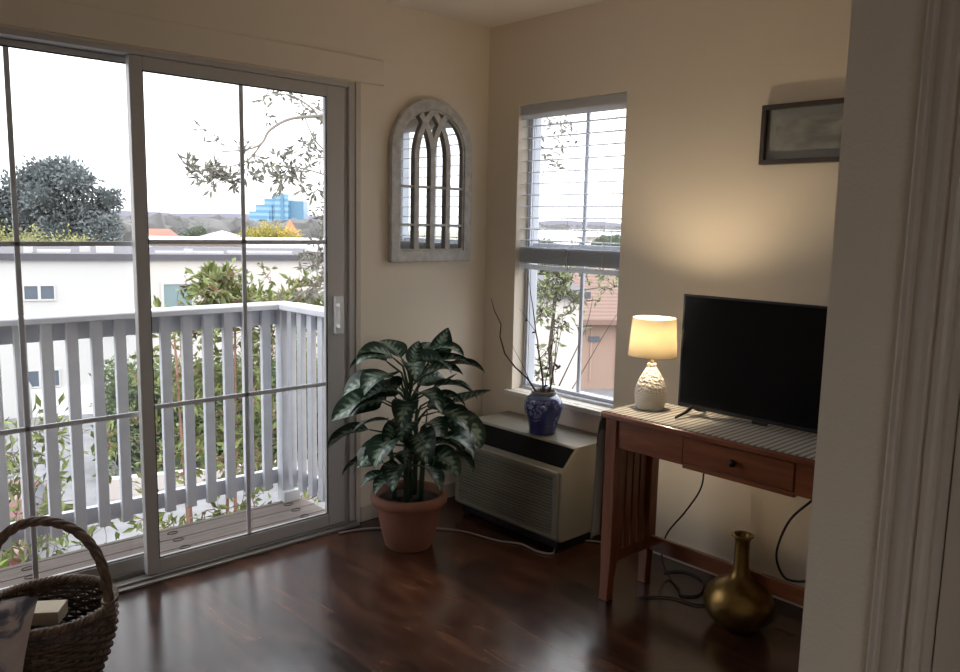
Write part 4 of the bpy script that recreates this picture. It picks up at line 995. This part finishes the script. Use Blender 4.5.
bushtree('yellow_green_tree', 'yellow-green rounded tree below the distant blue glass building', 29.2, 56.6, [(0, 0, .1, 1.3, .85), (-1.1, 1.0, -.2, 1.1, .8), (1.2, -1.1, -.2, 1.1, .8), (2.1, -2.0, -.9, 1.0, .8), (.5, .2, -1.4, 2.0, .7)], 4500, .2, mat('yellow_leaf', (.40, .33, .06), .8, var=.35, vscale=.8), mat('yellow_core', (.16, .14, .04), 1), 5)
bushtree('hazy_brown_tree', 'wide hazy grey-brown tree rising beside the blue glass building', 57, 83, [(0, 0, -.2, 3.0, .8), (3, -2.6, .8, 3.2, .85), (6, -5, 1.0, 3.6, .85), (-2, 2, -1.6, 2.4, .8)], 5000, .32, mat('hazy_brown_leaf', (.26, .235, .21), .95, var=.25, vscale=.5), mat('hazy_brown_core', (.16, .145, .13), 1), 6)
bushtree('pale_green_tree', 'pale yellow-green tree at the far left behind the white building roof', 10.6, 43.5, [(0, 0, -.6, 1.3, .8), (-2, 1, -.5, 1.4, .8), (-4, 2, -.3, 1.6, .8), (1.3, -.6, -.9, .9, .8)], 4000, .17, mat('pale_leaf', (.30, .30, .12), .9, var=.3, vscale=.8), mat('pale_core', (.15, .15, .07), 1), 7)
for i, (az, D, r, zt, lab) in enumerate([(23.6, 130, 2.6, .5, 'small round hazy tree on the skyline left of the red-roofed house'), (46.0, 60, 2.3, 1.0, 'hazy grey-green tree at the left edge of the narrow window view'), (47.3, 75, 2.4, .2, 'hazy tree among white roofs in the narrow window, left of its centre bar'), (52.0, 90, 2.8, .9, 'hazy tree at the right edge of the narrow window view')]):
    x, y = polar(az, D); bushtree('distant_tree', lab, x, y, [(0, 0, zt - r * .7, r, .8), (r * .8, -r * .5, zt - r * 1.1, r * .8, .8), (-r * .8, r * .5, zt - r, r * .8, .8)], 1500, .28, mat('distant_leaf', (.21, .23, .21), .95, var=.2), m_hgc, 40 + i)

# leafy branch tree standing just beyond the corner, limbs reach over the balcony
m_ol = mat('olive_leaf', (.17, .165, .135), .6, var=.4, vscale=4); m_olb = mat('pale_olive_bark', (.20, .175, .155), .9)
r_ = random.Random(8); lv = M(); bk_ = M()
ct = thing('overhanging_tree', (2.2, 3.6, GZ), 'olive-leaved tree whose branches hang across the upper right door pane', 'tree')
bk_.tube([(2.2, 3.6, GZ), (2.15, 3.55, -3), (2.1, 3.5, -.5), (2.2, 3.3, 1.4), (2.0, 3.1, 3.2)], [.16, .14, .12, .10, .05], 10)
def limb(pts, r0, leafy=(), dens=9, spread=.11, ls=.075):
    P_ = [Vector(p) for p in pts]; out = []
    for i in range(len(P_) - 1):
        p0, p1, p2, p3 = P_[max(0, i - 1)], P_[i], P_[i + 1], P_[min(len(P_) - 1, i + 2)]
        for k in range(5):
            tt = k / 5; out.append(.5 * ((2 * p1) + (-p0 + p2) * tt + (2 * p0 - 5 * p1 + 4 * p2 - p3) * tt * tt + (-p0 + 3 * p1 - 3 * p2 + p3) * tt ** 3))
    out.append(P_[-1]); n = len(out)
    bk_.tube(out, [r0 * (1 - .8 * i / n) for i in range(n)], 6)
    return out
LWR = .36
def spray(p, n_, rad, ls=.075, twigs=5):
    p = Vector(p)
    for k in range(twigs):
        d = Vector((r_.gauss(0, 1), r_.gauss(0, 1), r_.gauss(0, .8))).normalized(); e = p + d * rad * r_.uniform(.5, 1.1)
        bk_.tube([p, p.lerp(e, .5) + Vector((r_.uniform(-.02, .02), r_.uniform(-.02, .02), .01)), e], [.004, .003, .0015], 5)
        for j in range(max(1, n_ // twigs)):
            t_ = r_.uniform(.25, 1.05); q = p.lerp(e, t_) + Vector((r_.uniform(-.02, .02),) * 3)
            dd = (d * .7 + Vector((r_.uniform(-1, 1), r_.uniform(-1, 1), r_.uniform(-1, 1)))).normalized()
            lv.leaf(q, dd, ls * r_.uniform(.75, 1.45), ls * LWR, r_)
Y = 2.8
limb([(2.1, 3.3, 2.0), (1.4, 2.9, 2.28), (.983, Y, 2.317), (.722, Y, 2.274), (.464, Y, 2.224), (.287, Y, 2.122), (.216, Y, 2.017), (.10, Y, 1.96), (-.09, Y + .05, 1.93)], .022)
limb([(1.6, 3.0, 2.24), (1.0, Y, 2.12), (.80, Y, 2.20), (.66, Y, 2.33), (.50, Y, 2.40), (.36, Y, 2.40), (.24, Y, 2.37)], .012)
limb([(1.9, 3.2, 1.6), (1.2, Y, 1.75), (.90, Y, 1.95), (.72, Y, 2.05), (.60, Y, 2.25), (.56, Y, 2.5)], .012)
limb([(.216, Y, 2.017), (.10, Y, 1.88), (-.05, Y, 1.82), (-.2, Y, 1.80), (-.38, Y, 1.80)], .008)
limb([(1.9, 3.2, 1.7), (1.2, 2.9, 1.7), (.9, Y, 1.62), (.78, Y, 1.45), (.72, Y, 1.22), (.70, Y, .95)], .014)
limb([(1.2, 2.9, 1.7), (.8, Y, 1.80), (.50, Y, 1.85), (.25, Y, 1.84)], .010)
limb([(1.9, 3.2, 1.0), (1.2, 2.9, 1.1), (.85, Y, 1.0), (.6, Y, .85), (.45, Y, .75)], .012)
for (px, pz, n_, rad) in [(-.40, 1.80, 12, .10), (-.30, 1.77, 22, .11), (-.20, 1.76, 34, .12), (-.10, 1.74, 38, .13), (.0, 1.74, 38, .13), (.10, 1.78, 30, .12), (-.27, 2.06, 5, .07), (-.20, 2.0, 4, .06), (.02, 1.92, 10, .1), (.25, 1.84, 26, .13), (.36, 1.78, 30, .14), (.48, 1.74, 34, .14), (.60, 1.82, 24, .14), (.40, 1.92, 14, .12), (.62, 2.02, 18, .13), (.72, 2.02, 14, .12), (.30, 2.24, 8, .1), (.22, 2.37, 8, .1), (.36, 2.42, 10, .1), (.52, 2.42, 8, .1), (.66, 2.33, 16, .12), (.80, 2.30, 14, .12), (.84, 1.95, 12, .14), (.72, 1.68, 18, .14), (.82, 1.55, 28, .16), (.72, 1.42, 30, .16), (.80, 1.30, 34, .16), (.72, 1.16, 34, .16), (.84, 1.08, 30, .16), (.60, 1.05, 18, .14), (.70, .90, 30, .16), (.55, .86, 22, .13), (.45, .78, 18, .12), (.85, .80, 26, .16)]:
    spray((px, Y + r_.uniform(-.12, .12), pz), int(n_ * 1.7), rad * 1.1, .068, 7)
# limbs to the right, seen through the narrow window
limb([(2.2, 3.3, 1.4), (2.5, 2.6, 2.2), (2.55, 2.0, 2.45), (2.6, 1.8, 2.4)], .018)
limb([(2.1, 3.5, -.2), (2.5, 2.6, .4), (2.5, 2.0, .75), (2.6, 1.6, .85), (2.75, 1.35, .9)], .02)
for k in range(11): spray((2.42 + r_.uniform(-.08, .16), 1.86 - r_.uniform(-.05, .25), 2.42 - .05 * k + r_.uniform(-.03, .03)), int(16 - k), .13, .07)
bk_.build('trunk', m_olb, ct); lv.build('foliage', m_ol, ct)

LWR = .46
# slender tree by the narrow window
r_ = random.Random(15); lv = M(); bk_ = M()
st = thing('slender_tree', (2.4, 1.55, GZ), 'slender small-leaved tree close outside the lower narrow window', 'tree')
bk_.tube([(2.40, 1.55, GZ), (2.38, 1.57, -2), (2.37, 1.60, -.1), (2.33, 1.62, .35), (2.36, 1.60, .8), (2.40, 1.62, 1.15)], [.05, .04, .022, .018, .012, .006], 8)
limb([(2.37, 1.60, -.1), (2.45, 1.5, .2), (2.55, 1.40, .55), (2.6, 1.38, .8)], .008)
limb([(2.37, 1.60, -.3), (2.5, 1.42, .1), (2.66, 1.28, .5), (2.75, 1.2, .7)], .007)
for k in range(44): spray((2.38 + r_.gauss(0, .13), 1.60 + r_.gauss(0, .11), .92 + r_.gauss(0, .19)), 16, .12, .055)
for k in range(12): spray((2.66 + r_.gauss(0, .12), 1.36 + r_.gauss(0, .1), 1.0 + r_.gauss(0, .10)), 14, .11, .055)
for k in range(10): spray((2.24 + r_.gauss(0, .05), 1.66 + r_.gauss(0, .04), .25 + r_.uniform(-.25, .2)), 12, .10, .06)
bk_.build('trunk', mat('dark_thin_bark', (.07, .05, .045), .9), st); lv.build('foliage', mat('fresh_leaf', (.16, .19, .085), .6, var=.4, vscale=5), st)

# shrub below the narrow window and pale plants
m_gr = mat('bright_leaf', (.22, .30, .06), .55, var=.4, vscale=5); m_gr2 = mat('mid_leaf', (.15, .18, .055), .6, var=.4, vscale=5); m_brn = mat('reddish_stem', (.23, .12, .09), .85)
def shrub(name, label, cx, cy, ztop, clumps, ls, mleaf, mbark, seed, stems=5, cat='shrub'):
    global lv, bk_, r_
    r_ = random.Random(seed); lv = M(); bk_ = M(); o = thing(name, (cx, cy, GZ), label, cat)
    for k in range(stems):
        a, b = r_.uniform(-.25, .25), r_.uniform(-.2, .2)
        bk_.tube([(cx + a * .3, cy + b * .3, GZ), (cx + a, cy + b, GZ * .5 + ztop * .5), (cx + a * 1.6, cy + b * 1.2, ztop - r_.uniform(.1, .6))], [.03, .02, .008], 7)
    for (px, py, pz, n_, rad) in clumps: spray((px, py, pz), n_, rad, ls, 6)
    bk_.build('stems', mbark, o); lv.build('foliage', mleaf, o); return o
rq = random.Random(77)
# tall reddish-stemmed young tree just outside the railing (between u 190 and 300)
cl = []
for k in range(150):
    z = rq.uniform(-1.6, .6); x = rq.gauss(.2, .42); cl.append((x, 3.4 + rq.gauss(0, .25), z, 20, .17))
for k in range(90):
    x = rq.uniform(-.08, .95); cl.append((x, 3.4 + rq.gauss(0, .25), rq.uniform(.55, .92 + .18 * noise.noise(Vector((x * 3, 0, 0)))), 22, .15))
shrub('young_tree', 'leafy young tree with reddish trunk just outside the balcony railing', .05, 3.45, .9, cl, .085, m_gr2, m_brn, 31, 4, 'tree')
cl = []
for k in range(110): cl.append((-1.42 + rq.gauss(0, .38), 4.2 + rq.gauss(0, .3), rq.uniform(-2.4, -.25), 16, .24))
shrub('arching_shrub', 'arching shrub with mixed green leaves behind the middle balusters of the left pane', -1.4, 4.2, -.4, cl, .10, m_gr2, m_olb, 32, 6)
cl = []
for k in range(90): cl.append((-2.2 + rq.gauss(0, .22), 2.6 + rq.gauss(0, .25), rq.uniform(-2.0, .32), 13, .22))
shrub('bright_shrub', 'bright yellow-green leafy shrub at the far left behind the railing', -2.2, 2.6, .1, cl, .16, m_gr, m_olb, 33, 4)
cl = []
for k in range(16): cl.append((-1.15 + rq.gauss(0, .12), 1.05 + rq.gauss(0, .08), -.75 + rq.gauss(0, .08), 14, .12))
shrub('small_green_shrub', 'small green shrub top showing under the railing right of the door stile', -1.2, 1.1, -.8, cl, .06, m_gr2, m_olb, 34, 4)
cl = []
for k in range(30): cl.append((-1.95 + rq.gauss(0, .3), 1.25 + rq.gauss(0, .12), -1.0 + rq.gauss(0, .1), 13, .16))
shrub('low_shrub', 'pale green shrub top under the railing behind the basket handle', -1.95, 1.3, -1.1, cl, .09, m_gr, m_olb, 35, 4)
cl = []
for k in range(40): cl.append((4.1 + rq.gauss(0, .35), 2.35 + rq.gauss(0, .3), -.95 + rq.gauss(0, .22), 13, .2))
shrub('silvery_shrub', 'silvery green shrub at the bottom right of the narrow window view', 4.1, 2.35, -1.0, cl, .09, mat('silver_leaf', (.30, .33, .31), .6, var=.4, vscale=5), m_olb, 36, 4)

# ------------------------------------------------------------------ light
W = bpy.data.worlds.new('World'); S.world = W; W.use_nodes = True; N, L = W.node_tree.nodes, W.node_tree.links
bg = N['Background']; tc = N.new('ShaderNodeTexCoord'); sp = N.new('ShaderNodeSeparateXYZ'); L.new(tc.outputs['Generated'], sp.inputs[0])
zc = math_node(N, L, 'MAXIMUM', sp.outputs[2], 0); stg = math_node(N, L, 'MULTIPLY_ADD', zc, 1.3, 1.45)
n = N.new('ShaderNodeTexNoise'); n.inputs['Scale'].default_value = 2.5; n.inputs['Detail'].default_value = 4; L.new(tc.outputs['Generated'], n.inputs[0])
stg = math_node(N, L, 'MULTIPLY', stg, math_node(N, L, 'MULTIPLY_ADD', n.outputs['Fac'], .16, .92))
bg.inputs['Color'].default_value = (.96, .975, 1.0, 1); L.new(stg, bg.inputs['Strength'])
def portal(name, loc, rot, sx_, sy_):
    l = bpy.data.lights.new(name, 'AREA'); l.shape = 'RECTANGLE'; l.size = sx_; l.size_y = sy_; l.cycles.is_portal = True
    o = bpy.data.objects.new(name, l); COL.objects.link(o); o.location = loc; o.rotation_euler = rot
# unseen ceiling lamp added behind the camera as dim warm fill
cl_ = thing('fill_ceiling_lamp', (-4.6, -4.2, ZC), 'added round flush ceiling lamp behind the viewer for fill light', 'lamp')
M().lathe([(.19, 0), (.20, -.02), (.20, -.03)], (-4.6, -4.2, ZC), 32).build('lamp_rim', m_brass, cl_)
M().lathe([(.19, -.02), (.17, -.06), (.10, -.085), (0, -.095)], (-4.6, -4.2, ZC), 32).build('diffuser', mat('opal_glass', (.9, .85, .75), .5, emis=(1, .72, .48), estr=3.0), cl_)

# ------------------------------------------------------------------ camera
cam = bpy.data.cameras.new('camera'); co_ = bpy.data.objects.new('camera', cam); COL.objects.link(co_)
cam.sensor_width = 36; cam.lens = 36 * 805.2 / 960; cam.clip_end = 5000; cam.clip_start = .05
yaw, pit, rol = .7507, -.1379, .021
f = Vector((math.sin(yaw) * math.cos(pit), math.cos(yaw) * math.cos(pit), math.sin(pit))); r = Vector((math.cos(yaw), -math.sin(yaw), 0)); u = r.cross(f)
r2 = r * math.cos(rol) + u * math.sin(rol); u2 = -r * math.sin(rol) + u * math.cos(rol)
Mx = Matrix((r2, u2, -f)).transposed().to_4x4(); Mx.translation = Vector((-2.9031, -3.0854, 1.4237)); co_.matrix_world = Mx
S.camera = co_
S.view_settings.view_transform = 'Standard'; S.view_settings.look = 'None'; S.view_settings.gamma = 1; S.view_settings.use_curve_mapping = False
S.view_settings.exposure = 0.95
S.cycles.max_bounces = 10; S.cycles.diffuse_bounces = 6; S.cycles.glossy_bounces = 4; S.cycles.transparent_max_bounces = 16; S.cycles.sample_clamp_indirect = 6
S.cycles.caustics_reflective = False; S.cycles.caustics_refractive = False
